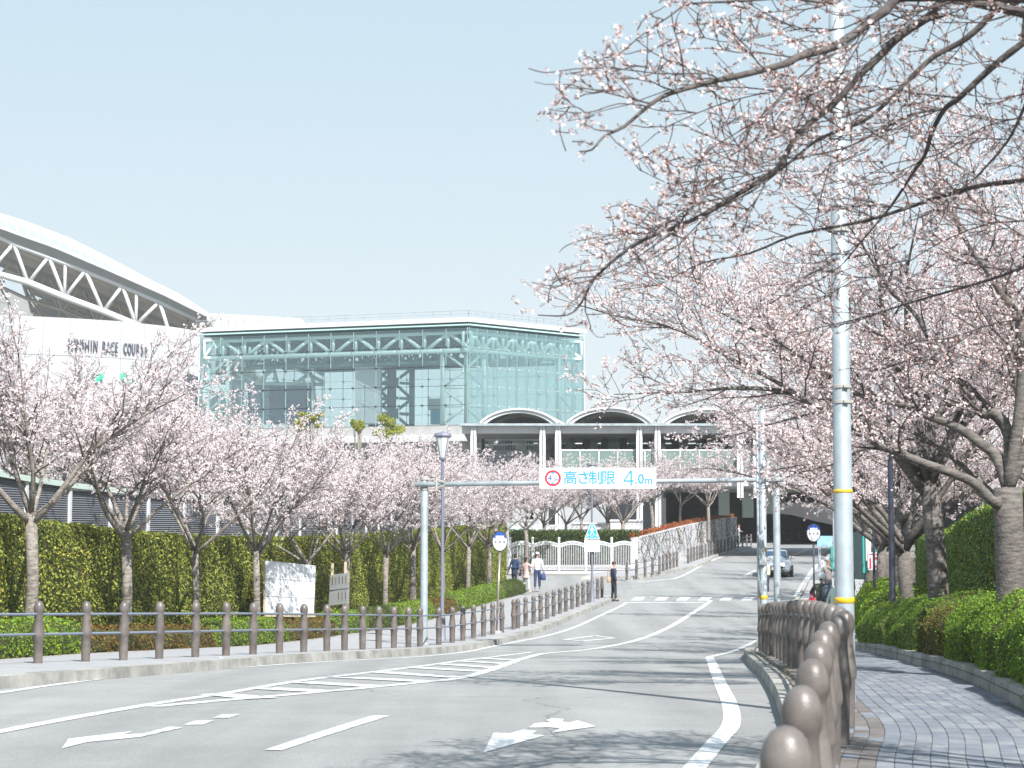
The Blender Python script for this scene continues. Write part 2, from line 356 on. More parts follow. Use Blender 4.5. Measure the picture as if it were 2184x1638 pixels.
# ---------------------------------------------------------------- terrain, road, pavements
def strip(mb, f0, f1, zf, ys, nx=1, dz=0.0):
    base = len(mb.v); 
    for Y in ys:
        for i in range(nx+1):
            t = i/nx; mb.v.append((f0(Y)*(1-t)+f1(Y)*t, Y, float(zf(Y))+dz))
    w = nx+1
    for j in range(len(ys)-1):
        for i in range(nx):
            a = base+j*w+i; mb.f.append((a, a+1, a+1+w, a+w))
def ar(a, b, st): return [float(x) for x in np.arange(a, b+st*.5, st)]
g = MB(); strip(g, lambda y: -330, lambda y: 330, R, ar(-40, 255, 2.5)+[400, 650], 6, -.03); struct(g, 'ground', 'ground')
g = MB(); strip(g, XL, XR, R, ar(-6, 200, 1.0), 8); road = struct(g, 'road', 'asphalt')
g = MB(); strip(g, lambda y: -14.0, XL, R, ar(85.5, 101, .5), 2); struct(g, 'side_road', 'asphalt')
g = MB(); strip(g, XE, lambda y: XL(y)-.28, S, ar(6, 85.2, .8), 2); struct(g, 'left_sidewalk', 'paving_grey')
g = MB(); strip(g, lambda y: XL(y)-3.2-(y-98)*.03, lambda y: XL(y)-.28, S, ar(98, 200, 1), 2); struct(g, 'far_sidewalk', 'paving_grey')
g = MB(); strip(g, lambda y: XR(y)+.25, XP, S, ar(36.6, 200, 1), 2); struct(g, 'right_sidewalk', 'paving_grey')
g = MB(); strip(g, lambda y: XE(y)-3.4, XE, S, ar(6, 85.2, .8), 2, .0); struct(g, 'planting_strip', 'soil')
g = MB(); strip(g, XP, lambda y: XP(y)+16, S, ar(-4, 120, 1), 2, .1); struct(g, 'planted_bank', 'soil')
g = MB(); g.hexa([(XL(98)-3.25,97.75,R(98)-.05),(XL(98)+.02,97.75,R(98)-.05),(XL(98)+.02,98.02,R(98)-.05),(XL(98)-3.25,98.02,R(98)-.05),(XL(98)-3.25,97.77,S(98)+.012),(XL(98)+.02,97.77,S(98)+.012),(XL(98)+.02,98.02,S(98)+.012),(XL(98)-3.25,98.02,S(98)+.012)]); struct(g, 'corner_kerb', 'kerb')
# kerb stones, each its own stone
def kerb(fx, y0, y1, L, w, name, top=0.012, side=-1, hdrop=.16, tz=None):
    root = tag(bpy.data.objects.new(name, None), kind='structure'); COL.objects.link(root)
    Y = y0; k = 0
    while Y < y1:
        dx = (fx(Y+.1)-fx(Y-.1))/.2; dy = L/math.hypot(dx, 1); Y2 = Y+dy-.012
        a = cpt(fx, Y, 0); b = cpt(fx, Y2, 0); c = cpt(fx, Y2, side*w); d = cpt(fx, Y, side*w)
        q = []
        for p in (a, b, c, d): q.append(Vector((p.x, p.y, float(S(p.y))-hdrop)))
        t = top+random.uniform(-.004, .004); sl = .018*(-side)
        for p, e in ((a,1), (b,1), (c,0), (d,0)):
            v = cpt(fx, p.y if e else p.y, 0); v = Vector((p.x-(sl if e else 0), p.y, float(S(p.y))+t)); q.append(v)
        o = MB(); cc = sum(q, Vector())/8; 
        if side > 0: q = [q[1],q[0],q[3],q[2],q[5],q[4],q[7],q[6]]
        o.hexa([p-cc for p in q]); ob = o.build('kerb_stone', 'kerb', parent=root, loc=cc)
        Y += dy; k += 1
        if L < 1 and Y > 40 and name != 'left_kerb': L = 1.0
    return root
kerb(XL, 16, 86, .62, .28, 'left_kerb')
kerb(XL, 97.5, 165, 1.2, .28, 'far_kerb')
kerb(XR, 2, 95, .6, .2, 'right_kerb', side=1)
kerb(XP, 8, 60, .8, .2, 'planter_kerb', top=.17, side=1)
# paving blocks of the right walkway
bed = MB(); strip(bed, lambda y: XR(y)+.18, XP, S, ar(-4, 37, .5), 3, -.012); paving = struct(bed, 'right_pavement', 'joint')
near, far = [], []
meshes = []
for mi in ('block_a', 'block_b', 'block_c'):
    b = MB(); x, y, h = .1165/2, .279/2, .02; i = .004
    b.v = [(-x,-y,-h),(x,-y,-h),(x,y,-h),(-x,y,-h),(-x,-y,-i),(x,-y,-i),(x,y,-i),(-x,y,-i),(-x+i,-y+i,0),(x-i,-y+i,0),(x-i,y-i,0),(-x+i,y-i,0)]
    b.f = [(0,1,5,4),(1,2,6,5),(2,3,7,6),(3,0,4,7),(4,5,9,8),(5,6,10,9),(6,7,11,10),(7,4,8,11),(8,9,10,11)]
    meshes.append(b)
blocks = []
Y = 11.5; row = 0
while Y < 37.0:
    j = 0; off = -.42
    while True:
        c = cpt(XRF, Y, off+.06)
        if c.x > XP(c.y)-.05 or j > 60: break
        if c.x > XR(c.y)+.27:
            dx = (XRF(Y+.1)-XRF(Y-.1))/.2
            k = 2 if off < .25 and random.random() < .8 else (1 if random.random() < .3 else 0)
            sl = (S(Y+.1)-S(Y-.1))/.2
            blocks.append((c.x, c.y, float(S(c.y))+random.uniform(-.002, .002), -math.atan(dx)+random.uniform(-.008,.008), k, sl))
        off += .12; j += 1
    Y += .30; row += 1
blocks.sort(key=lambda b: b[1]+abs(px_of((b[0], b[1], b[2]))-1990)*.002)
inb = [b for b in blocks if px_of((b[0], b[1], b[2])) < 2190 and b[1] > 12.1]
ib = set(id(b) for b in inb[:290]); rest = [b for b in blocks if id(b) not in ib]
protos = [meshes[k].build('paving_block', ('block_a','block_b','block_c')[k], parent=paving) for k in range(3)]
used = [False]*3
for b in inb[:290]:
    o = protos[b[4]] if not used[b[4]] else share(protos[b[4]], paving, (0,0,0))
    used[b[4]] = True; o.location = b[:3]; o.rotation_euler = (math.atan(b[5]), random.uniform(-.006,.006), b[3])
jm = MB(); mi = []
for b in rest:
    mtx = Matrix.Translation(b[:3]) @ Matrix.Rotation(b[3], 4, 'Z') @ Matrix.Rotation(math.atan(b[5]), 4, 'X')
    n = len(jm.v); jm.v += [tuple(mtx @ Vector(v)) for v in meshes[0].v]; jm.f += [tuple(n+i for i in f) for f in meshes[0].f]; mi += [b[4]]*9
o = jm.build('paving_block', 'block_a', parent=paving, kind='stuff'); o.data.materials.append(M['block_b']); o.data.materials.append(M['block_c'])
o.data.polygons.foreach_set('material_index', mi)
# painted markings, each a thin sheet on the road
def dens(pts, step=1.2):
    out = []
    for a, b in zip(pts[:-1], pts[1:]):
        L = (b-a).length; n = max(1, int(L/step))
        for k in range(n): out.append(a.lerp(b, k/n))
    out.append(pts[-1]); return out
MARK = 0
def line(px, w, name='edge_line', lift=.006, smooth=True):
    P = [gpt(x, y) for x, y in px]
    if smooth and len(P) > 2:
        Q = []
        for i in range(len(P)-1):
            p0, p1, p2, p3 = P[max(i-1,0)], P[i], P[i+1], P[min(i+2,len(P)-1)]
            for k in range(6):
                t = k/6; Q.append(.5*((2*p1)+(p2-p0)*t+(2*p0-5*p1+4*p2-p3)*t*t+(3*p1-3*p2+p3-p0)*t**3))
        Q.append(P[-1]); P = Q
    P = dens(P, .8); m = MB()
    for i, p in enumerate(P):
        d = P[min(i+1,len(P)-1)]-P[max(i-1,0)]; d.z = 0; d.normalize(); nrm = Vector((-d.y, d.x, 0))*w/2
        for q in (p+nrm, p-nrm): m.v.append((q.x, q.y, float(R(q.y))+lift))
    for i in range(len(P)-1): m.f.append((2*i, 2*i+1, 2*i+3, 2*i+2))
    return struct(m, name, 'paint', parent=road)
def patch(px, name, lift=.006):
    m = MB(); P = [gpt(x, y) for x, y in px]
    bm = bmesh.new(); vs = [bm.verts.new((p.x, p.y, 0)) for p in P]; bm.faces.new(vs)
    bmesh.ops.triangulate(bm, faces=bm.faces[:])
    ymin, ymax = min(p.y for p in P), max(p.y for p in P)
    Yc = ymin+.8
    while Yc < ymax: 
        bmesh.ops.bisect_plane(bm, geom=bm.verts[:]+bm.edges[:]+bm.faces[:], plane_co=(0,Yc,0), plane_no=(0,1,0)); Yc += .8
    for v in bm.verts: v.co.z = float(R(v.co.y))+lift
    for f in bm.faces:
        f.normal_update()
        if f.normal.z < 0: f.normal_flip()
    me = bpy.data.meshes.new(name); bm.to_mesh(me); bm.free(); me.materials.append(M['paint'])
    o = bpy.data.objects.new(name, me); COL.objects.link(o); o.parent = road; o['kind'] = 'structure'; return o
line([(-40,1483),(0,1478),(206,1450),(412,1431.5),(610,1417),(900,1400.5),(1046,1380),(1186,1351),(1270,1318),(1336,1286)], .15)
line([(-30,1566),(0,1561),(165,1530),(330,1501.6),(494,1477),(659,1450),(900,1421),(984,1409.5),(1134,1391)], .17, 'centre_line')
line([(330,1508),(371,1503.6),(515,1491),(700,1475),(900,1456),(973,1448),(1021,1437),(1076,1418.6),(1134,1400),(1171,1393),(1266,1384),(1358,1365.5),(1431,1336),(1475,1309),(1516,1281)], .2, 'centre_line')
for a in [(455,1481,560,1491,.40),(560,1469,700,1476,.42),(643,1456,800,1465,.42),(721,1445,920,1455,.42),(803,1434,985,1446,.42),(880,1424.5,1035,1433,.40),(940,1417,1060,1425,.38),(985,1411,1085,1416.5,.36),(1030,1405,1105,1409,.34),(1010,1392,1127,1391.5,.3)]:
    line([(a[0],a[1]),(a[2],a[3])], a[4], 'hatch_bar', .010)
Z5 = lambda pts: [(x/2.427, 1380+y/2.427) for x, y in pts]
Z8 = lambda pts: [(900+x/2.73, 1230+y/2.73) for x, y in pts]
patch(Z5([(320,528),(355,478),(690,438),(640,455),(740,452),(880,415),(945,420),(730,468),(450,495)]), 'lane_arrow')
patch(Z5([(950,405),(1010,384),(1110,383),(1050,404)]), 'lane_arrow'); patch(Z5([(1100,370),(1150,351),(1245,350),(1185,369)]), 'lane_arrow')
patch(Z5([(1370,536),(1460,537),(2020,358),(1925,358)]), 'lane_dash')
patch(Z8([(357,1028),(418,912),(515,915),(590,893),(668,903),(640,918),(715,928)]), 'turn_arrow')
patch(Z8([(620,882),(660,855),(750,850),(715,838),(755,828),(825,832),(815,848),(860,853),(905,840),(1015,875),(750,913),(800,887),(745,880)]), 'turn_arrow')
line(Z8([(1672,470),(1730,605),(1790,740),(1800,860),(1720,960),(1590,1113),(1560,1150)]), .17, 'edge_line')
line(Z8([(1672,470),(1760,450),(1850,420),(1960,370),(2090,300)]), .15, 'edge_line', .010)
line([(1330,1285.6),(1503,1285.2)], .5, 'stop_line', .010)
for k in range(7):
    x = 1225+126*k if k else 1215
    patch(Z8([(x,139),(x+27,119),(x+88,119),(x+62,139)]), 'crossing_stripe')
Z7 = lambda pts: [(1000+x/5.46, 1080+y/5.46) for x, y in pts]
dm = Z7([(1115,1553),(1455,1508),(1680,1535),(1315,1570)])
for i in range(4): line([dm[i], dm[(i+1) % 4]], .18, 'crossing_ahead_diamond', .006+.004*(i % 2), False)
Z4 = lambda pts: [(1150+x/3.64, 840+y/3.64) for x, y in pts]
line(Z4([(760,1462),(950,1445),(1090,1422),(1250,1340),(1400,1272),(1560,1228),(1690,1213)]), .16)
line([(1699,1272),(1722,1236),(1746,1204),(1775,1185)], .35)
line([(1586,1229),(1612,1216)], .15, 'centre_line'); line([(1692,1184),(1725,1171)], .15, 'centre_line')
# ---------------------------------------------------------------- fences of cast posts with two rails
PROF = [(-.05,.068),(0,.068),(.20,.072),(.385,.076),(.40,.086),(.43,.090),(.47,.089),(.52,.083),(.60,.073),(.68,.066),(.735,.063),(.765,.065),(.785,.072),(.81,.078),(.84,.079),(.87,.075),(.905,.064),(.93,.048),(.946,.025),(.952,.001)]
post_lo = None
def post_mesh(n):
    b = MB(); b.lathe(PROF, (0,0,0), n); return b
def fence(points, label, n=14, railr=.021, hid=None):
    root = thing('post_fence', label, 'fence', points[0], group='fences of cast posts along the road'); o0 = Vector(points[0]); first = None
    for p in points:
        q = Vector(p)-o0
        if first is None: first = post_mesh(n).build('post', 'post', parent=root, smooth=True, loc=q); 
        else: share(first, root, q, (0,0,random.uniform(0,6)))
    for h in (.745, .44):
        for a, b in zip(points[:-1], points[1:]):
            m = MB(); A = Vector(a)-o0+Vector((0,0,h)); B = Vector(b)-o0+Vector((0,0,h)); mid = (A+B)/2
            m.tube([A-mid, B-mid], railr, 6, False); m.build('rail', 'rail', parent=root, smooth=True, loc=mid)
    return root
def onx(fx, pxs, lo, hi):
    out = []
    for x in pxs:
        p = curve_Y(fx, x, 0, lo, hi); out.append((p.x, p.y, float(S(p.y))))
    return out
lx = [-18,83.5,178,265,342,414,480,540,596,649,698,736,774,808,840,870,896,936,964,987,1010,1031,1051,1070]
fence(onx(XF, lx, 22, 60), 'long brown-grey post fence along the left kerb in front of the white notice board')
lx2 = [1096,1105,1121,1138,1153,1167,1181,1194.5,1207,1220,1232,1243.6,1254.6,1263,1274.7,1284]
fence(onx(XF, lx2, 56, 86), 'brown-grey post fence before the crossing, ending beside the man in dark clothes')
def gp(l): return [tuple(gpt(x, y, 0.0)) for x, y in l]
def resamp(l, n):
    P = [Vector(p) for p in gp(l)]; L = [0]
    for a, b in zip(P[:-1], P[1:]): L.append(L[-1]+(b-a).length)
    out = []
    for k in range(n):
        s = L[-1]*k/(n-1); i = min(max(0, np.searchsorted(L, s)-1), len(P)-2); t = (s-L[i])/(L[i+1]-L[i]+1e-9); p = P[i].lerp(P[i+1], t); p.z = float(S(p.y)); out.append(tuple(p))
    return out
fence(resamp([(1337,1234),(1368,1229),(1406,1222),(1444,1209)], 10), 'short post fence on the corner in front of the white ornamental fence', 10)
fence(resamp([(1468,1202),(1500,1190),(1540,1178),(1575,1168),(1602,1163.5)], 20), 'post fence climbing along the vine-covered white wall', 8)
fence([tuple(at(x, y, 178+(i*2.2))) for i, (x, y) in enumerate([(1622,1158),(1640,1157),(1657,1156),(1672,1155),(1688,1153),(1704,1151),(1720,1149),(1738,1147)])], 'dark post fence inside the underpass shade', 8)
ys = [4.1,5.5,7.0,8.5,9.9,11.2,12.5,13.8,15.1,16.4,17.7]+[19.0+1.33*k for k in range(15)]
pr = [(XRF(y), y, float(S(y))) for y in ys]
fence(pr, 'brown-grey post fence along the right walkway, nearest to the viewer', 28, .024)
# ---------------------------------------------------------------- buildings
def bgrp(name, label, cat, loc): return thing(name, label, cat, loc)
# white grandstand wall with lettering
def P(px, py, Y): return at(px, py, Y)
wl = bgrp('grandstand_wall', 'tall plain white building wall with RACE COURSE lettering behind the left trees', 'building', (0,0,0))
top = [(-120,664,140),(0,671,150),(125,676.5,157),(249,684,163),(340,693,169),(424,705,173)]
def walltop(t):
    x = t
    for a, b in zip(top[:-1], top[1:]):
        if x <= b[0]: k = (x-a[0])/(b[0]-a[0]); break
    return a[1]+(b[1]-a[1])*k, a[2]+(b[2]-a[2])*k
xs = [-120,-40,30,92,150,205,258,308,353,392,424]
rows = [0, .16, .36, .56, .76, 1]
for i in range(len(xs)-1):
    y0, Y0 = walltop(xs[i]); y1, Y1 = walltop(xs[i+1]); A = at(xs[i], y0, Y0); B = at(xs[i+1], y1, Y1)
    for r0, r1 in zip(rows[:-1], rows[1:]):
        zb = 1.0; c = lambda p, r: Vector((p.x, p.y, p.z*(1-r)+zb*r))
        n = Vector((B.y-A.y, A.x-B.x, 0)).normalized(); g = .018; dx = (B-A).normalized()*g
        a0, b0, a1, b1 = c(A,r0)+dx, c(B,r0)-dx, c(A,r1)+dx, c(B,r1)-dx
        a0.z -= g; b0.z -= g; a1.z += g; b1.z += g; m = MB(); bk = -n*.5 if n.y > 0 else n*.5; bk = Vector((0,.5,0))
        cc = (a0+b1)/2
        m.hexa([a1-cc, b1-cc, b1+bk-cc, a1+bk-cc, a0-cc, b0-cc, b0+bk-cc, a0+bk-cc]); m.build('wall_panel', 'white_wall', parent=wl, loc=cc)
m = MB(); 
for i in range(len(top)-1):
    A = at(*top[i]); B = at(*top[i+1]); d = Vector((0,.55,0)); e = Vector((0,10,0))
    m.hexa([Vector((A.x,A.y,1))+d, Vector((B.x,B.y,1))+d, Vector((B.x,B.y,1))+e, Vector((A.x,A.y,1))+e, A+d-Vector((0,0,.05)), B+d-Vector((0,0,.05)), B+e-Vector((0,0,.05)), A+e-Vector((0,0,.05))])
m.build('wall_core', 'white_wall', parent=wl)
# the lettering stands proud of the wall
txt = 'HANSHIN RACE COURSE'; tx = np.linspace(150, 312, len(txt))
for k, ch in enumerate(txt):
    if ch == ' ': continue
    x = tx[k]; y = 735+(x-143)*.078; _, Yw = walltop(x); p = at(x, y, Yw-.12)
    a = at(x-3, 0, walltop(x-3)[1]); b = at(x+3, 0, walltop(x+3)[1]); rz = math.atan2(b.y-a.y, b.x-a.x)
    text_mesh('letter', ch, 1.45, 'letter_grey', wl, p, (PI/2, 0, rz), .05, .52)
for x, y, w in ((205,808,10),(216,802,6),(262,803,14),(280,812,8)):
    _, Yw = walltop(x); p = at(x, y, Yw-.12); m = MB(); m.disc((0,0,0), w*.04, .08, (0,-1,0), 14, .28); M.setdefault('emerald', mat('emerald_emblem', (.02,.5,.28), .5)); m.build('emblem', 'emerald', parent=wl, loc=p)
# grandstand roof: curved glazed edge, fascia, triangulated truss and the purlins behind
gr = bgrp('grandstand_roof', 'sweeping white grandstand roof on an open triangulated truss, upper left', 'roof', (0,0,0))
YR = 205
def poly_at(pts, x):
    for a, b in zip(pts[:-1], pts[1:]):
        if x <= b[0]: break
    k = (x-a[0])/(b[0]-a[0]); return a[1]+(b[1]-a[1])*k
outer = [(-130,425),(0,461.5),(59,480.6),(146.5,514),(234,558),(322,605),(381,634),(440,672.5),(470,690)]
inner = [(-130,446),(0,486),(44,502.6),(117,528),(234,578),(352,630),(440,674),(470,691)]
chord = [(-130,452),(0,505.5),(29,520),(100,546.5),(182,577),(261,609.5),(340,643),(425,683),(470,703)]
bot = [(-130,528),(0,586),(59,602),(138,634),(220,664),(300,697),(380,729),(470,765)]
xs = [float(x) for x in np.linspace(-120, 440, 26)]
for a, b in zip(xs[:-1], xs[1:]):
    q = [at(a+1.1, poly_at(inner,a)-1, YR-1), at(b-1.1, poly_at(inner,b)-1, YR-1), at(b-1.1, poly_at(outer,b), YR+9), at(a+1.1, poly_at(outer,a), YR+9)]
    c = sum(q, Vector())/4; q = [p-c for p in q]; m = MB(); m.hexa([p-Vector((0,0,.2)) for p in q]+q); m.build('roof_pane', 'roof_glass', parent=gr, loc=c)
m = MB()
for a, b in zip(xs[:-1], xs[1:]):   # ribs and edge tubes of the glazed strip
    m.tube([at(a, poly_at(inner,a)-1, YR-1), at(a, poly_at(outer,a), YR+9)], .14, 5)
    m.tube([at(a, poly_at(outer,a)-1, YR+9), at(b, poly_at(outer,b)-1, YR+9)], .32, 6)
    m.tube([at(a, poly_at(inner,a)-1, YR-1), at(b, poly_at(inner,b)-1, YR-1)], .16, 6)
m.build('glazing_ribs', 'steel_white', parent=gr)
m = MB()
for a, b in zip(xs[:-1], xs[1:]): 
    p = [at(a, poly_at(inner,a), YR-.8), at(b, poly_at(inner,b), YR-.8), at(b, poly_at(chord,b), YR-.2), at(a, poly_at(chord,a), YR-.2)]
    d = Vector((0,.5,0)); m.hexa([p[3], p[2], p[2]+d, p[3]+d, p[0], p[1], p[1]+d, p[0]+d])
m.build('fascia', 'roof_grey', parent=gr)
m = MB()
for a, b in zip(xs[:-1], xs[1:]):   # inclined underside sheet going back over the stands
    p = [at(a, poly_at(chord,a)+1, YR+1), at(b, poly_at(chord,b)+1, YR+1)]; bk = [Vector((q.x*1.05, YR+62, q.z-1.8)) for q in p]; d = Vector((0,0,.6))
    m.hexa([p[0], p[1], bk[1], bk[0], p[0]+d, p[1]+d, bk[1]+d, bk[0]+d])
m.build('roof_underside', 'beige_clad', parent=gr)
for k in range(9):
    m = MB(); yy = YR+6+k*6.5
    for a, b in zip(xs[:-1], xs[1:]):
        A = at(a, poly_at(chord,a), YR+1); B = at(b, poly_at(chord,b), YR+1); f = (yy-YR)/62
        m.bar(Vector((A.x*(1+.05*f), yy, A.z-1.8*f-.9)), Vector((B.x*(1+.05*f), yy, B.z-1.8*f-.9)), .3, .9)
    m.build('purlin', 'roof_grey' if k % 2 else 'beige_clad', parent=gr)
def tr(name, pts, Y, r, n=8):
    m = MB(); m.tube([at(x, y, Y) for x, y in pts], r, n); return m.build(name, 'steel_white', parent=gr, smooth=True)
tr('top_chord', chord[:-1], YR, .3); tr('bottom_chord', bot[:-1], YR, .38)
tn = [(-120,455),(-50,485),(29,519),(104,547),(182,577),(261,609.5),(340,643)]; bn = [(-100,541),(-20,578),(60,603),(138,634),(220,664),(290,693),(365,723)]
for k in range(len(bn)):
    for T in ([tn[k]] if k < len(tn) else [])+([tn[k+1]] if k+1 < len(tn) else []):
        m = MB(); m.tube([at(*T, YR), at(*bn[k], YR)], .21, 6); m.build('diagonal', 'steel_white', parent=gr, smooth=True)
    T = (bn[k][0]+9, poly_at(chord, bn[k][0]+9)+14); m = MB(); m.tube([at(*bn[k], YR), at(T[0]+30, T[1]+8, YR+9)], .16, 6); m.build('diagonal', 'steel_white', parent=gr, smooth=True)
    if k in (1,3,5): m = MB(); m.tube([at(*bn[k], YR), at(bn[k][0]+1, poly_at(chord, bn[k][0]), YR)], .18, 6); m.build('diagonal', 'steel_white', parent=gr, smooth=True)
for s_ in (16, 34, 52):       # rear trusses seen through the front one
    m = MB()
    for k in range(len(bn)-1):
        o = Vector((0, s_, -1.2*s_/16)); A, B, C_ = at(*tn[k], YR)+o, at(*bn[k], YR)+o, at(*tn[k+1], YR)+o
        m.tube([A, B], .16, 5); m.tube([B, C_], .16, 5); m.tube([A, C_], .2, 5); m.tube([B, at(*bn[k+1], YR)+o], .22, 5)
        for j in range(3): m.tube([B.lerp(A, .3+.3*j), B.lerp(A, .3+.3*j)+Vector((2.5,0,-4))], .12, 4)
    m.build('rear_truss', 'beige_clad', parent=gr)
m = MB(); A = at(-130, 600, 262); B = at(470, 705, 262); m.hexa([Vector((A.x,262,3)), Vector((B.x,262,3)), Vector((B.x,264,3)), Vector((A.x,264,3)), A, B, B+Vector((0,2,0)), A+Vector((0,2,0))]); m.build('rear_wall', 'roof_grey', parent=gr)
# pale translucent roof behind the glass hall
rb = bgrp('distant_roof', 'pale low roof seen over the left end of the glass hall', 'roof', (0,0,0)); m = MB()
for k in range(14):
    a = 425+k*16; t0, t1 = 671+k*.75, 671+(k+1)*.75; p = [at(a, 712, 235), at(a+15, 712, 235), at(a+15, t1, 250), at(a, t0, 250)]; m.poly(p); m.poly([q+Vector((0,.6,-.3)) for q in reversed(p)])
m.build('roof_sheet', 'white_wall', parent=rb); m = MB(); m.tube([at(425, 671, 249), at(640, 682, 249)], .2, 5); m.build('ridge', 'steel_white', parent=rb)
# ---------------------------------------------------------------- glass hall
gh = bgrp('glass_hall', 'teal glass hall with a white flat roof and visible steel lattice trusses', 'building', (0,0,0))
YC = 160.0; ZT = at(1000, 686, YC).z; ZC = at(1000, 745, YC).z; ZB = at(1000, 904, YC).z
C = at(1000, 686, YC); A = at(423, 707, 168.5); B = at(1247, 712, 169.8)
C = Vector((C.x, C.y, 0)); A = Vector((A.x, A.y, 0)); B = Vector((B.x, B.y, 0)); D = A+(B-C)
def Zv(p, z): return Vector((p.x, p.y, z))
def in_off(P0, P1, d):   # move inward
    n = Vector((-(P1-P0).y, (P1-P0).x, 0)).normalized(); mid = (A+B)/2
    return n*d if (mid-P0).dot(n) > 0 else -n*d
NR = 5; 
def face(P0, P1, ncol, nm, zt=ZT):
    e = (P1-P0); u = e.normalized(); w = e.length/ncol; h = (zt-.5-ZB)/NR; gp_ = .03
    ang = math.atan2(u.y, u.x); pm = MB(); pm.box((0,0,0), (w-gp_*2, .04, h-gp_*2)); first = None
    for i in range(ncol):
        for j in range(NR):
            c = P0+u*(w*(i+.5)); loc = Vector((c.x, c.y, ZB+h*(j+.5)))
            if first is None: first = pm.build('glass_pane', 'glass', parent=gh, loc=loc); first.rotation_euler = (0,0,ang)
            else: share(first, gh, loc, (0,0,ang))
    for i in range(ncol+1):
        q = P0+u*(w*i)+in_off(P0, P1, .18); m = MB(); m.box((0,0,(ZB+zt-.5)/2-ZB), (.05,.08,zt-.5-ZB)); m.build('mullion', 'steel_green', parent=gh, loc=Zv(q, ZB)).rotation_euler = (0,0,ang)
    m = MB()
    for j in range(1, NR):
        a = P0+in_off(P0, P1, .15); m.bar(Zv(a, ZB+h*j), Zv(P1+in_off(P0, P1, .15), ZB+h*j), .035)
        for i in range(1, ncol): q = P0+u*(w*i)+in_off(P0, P1, .12); m.box((q.x, q.y, ZB+h*j), (.28,.1,.1)); m.box((q.x, q.y, ZB+h*j), (.08,.1,.26))
    m.build('spider_fittings', 'dark_metal' if nm else 'steel_green', parent=gh)
def truss(P0, P1, ncol, d, zt, zc, m_='steel_green', r=1.0, phase=0, ext=0):
    o = in_off(P0, P1, d); a = P0+o; b = P1+o; e = (b-a)
    for z, rr, nm in ((zt-.85,.15,'top_chord'), (zc,.19,'bottom_chord')):
        m = MB(); m.tube([Zv(a, z), Zv(b, z)], rr*r, 8); m.build(nm, m_, parent=gh, smooth=True)
    for i in range(ncol+1):
        p = a+e*(i/ncol); m = MB(); m.tube([Zv(p, zt-.85), Zv(p, zc)], .13*r, 6); m.build('vertical', m_, parent=gh, smooth=True)
        if i < ncol:
            q = a+e*((i+1)/ncol); up = (i+phase) % 2
            m = MB(); m.tube([Zv(p, zt-.85 if up else zc), Zv(q, zc if up else zt-.85)], .15*r, 6); m.build('diagonal', m_, parent=gh, smooth=True)
def column(P0, P1, d, zt, m_='steel_green', n=4, r=.2, brace=True):
    """a lattice column between plan points P0 and P1"""
    for p in (P0, P1): m = MB(); m.tube([Zv(p, ZB-.2), Zv(p, zt)], r, 8); m.build('column', m_, parent=gh, smooth=True)
    h = (zt-ZB)/n
    for k in range(n):
        m = MB(); z0, z1 = ZB+h*k, ZB+h*(k+1); m.tube([Zv(P0, z1), Zv(P1, z1)], r*.5, 6)
        a, b = (P0, P1) if k % 2 else (P1, P0); m.tube([Zv(a, z0), Zv(b, z1)], r*.55, 6); m.build('lacing', m_, parent=gh, smooth=True)
face(C, A, 12, True); face(C, B, 12, False); face(A, D, 12, False, ZT); face(B, D, 12, False, ZT)
truss(C, A, 12, .75, ZT, ZC, r=1.1); truss(C, B, 12, .75, ZT, ZC, r=1.0)
truss(B, D, 12, 1.0, ZT, ZC, 'steel_green', .8); truss(A, D, 12, 1.0, ZT, ZC, 'steel_green', .8)
u1 = (A-C).normalized(); u2 = (B-C).normalized(); o1 = in_off(C, A, .75); o2 = in_off(C, B, .75); cc = C+o1*.9+o2*.9
column(cc, cc+u1*2.25, 0, ZC); column(cc, cc+u2*2.1, 0, ZC)
bb = B+o2-u2*.7; column(bb, bb-u2*1.9, 0, ZC); aa = A+o1-u1*.7; column(aa, aa-u1*2.0, 0, ZC)
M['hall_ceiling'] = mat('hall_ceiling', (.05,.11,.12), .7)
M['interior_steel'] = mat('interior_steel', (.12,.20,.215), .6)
for k in range(1, 7):       # inner trusses under the roof
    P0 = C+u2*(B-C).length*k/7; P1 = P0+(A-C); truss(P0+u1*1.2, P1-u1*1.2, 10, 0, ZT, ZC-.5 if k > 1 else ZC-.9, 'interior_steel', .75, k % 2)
inner_c = C+u1*11.7+u2*5.5
for dx, dy in ((0,0),(2.2,0)): column(inner_c+u1*dx+u2*dy, inner_c+u1*dx+u2*(dy+2.2), 0, ZC-.9, 'interior_steel', 4, .26)
column(inner_c, inner_c+u1*2.2, 0, ZC-.9, 'interior_steel', 4, .26)
for k in range(1, 20):      # deep roof purlins
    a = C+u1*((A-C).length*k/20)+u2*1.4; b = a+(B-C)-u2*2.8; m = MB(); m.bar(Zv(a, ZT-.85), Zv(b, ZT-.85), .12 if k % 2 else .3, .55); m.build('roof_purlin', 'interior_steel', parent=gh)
# flat roof, fascia, handrail
m = MB(); ov = .12; pc = [C-u1*ov-u2*ov, B+u2*ov-u1*ov, D+u1*ov+u2*ov, A+u1*ov-u2*ov]
m.hexa([Zv(p, ZT) for p in pc]+[Zv(p, ZT+.38) for p in pc]); m.build('roof_slab', 'white_paint', parent=gh)
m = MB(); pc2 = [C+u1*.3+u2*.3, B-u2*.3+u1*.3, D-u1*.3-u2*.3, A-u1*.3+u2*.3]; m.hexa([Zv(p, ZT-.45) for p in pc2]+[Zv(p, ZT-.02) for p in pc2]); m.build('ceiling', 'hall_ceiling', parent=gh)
M['roof_beam'] = mat('pale_green_beam', (.42,.60,.58), .5)
for a, b in ((C,A),(C,B)):
    m = MB(); o = in_off(a, b, .12); m.bar(Zv(a+o, ZT-.25), Zv(b+o, ZT-.25), .42, .12); m.build('edge_beam', 'roof_beam', parent=gh)
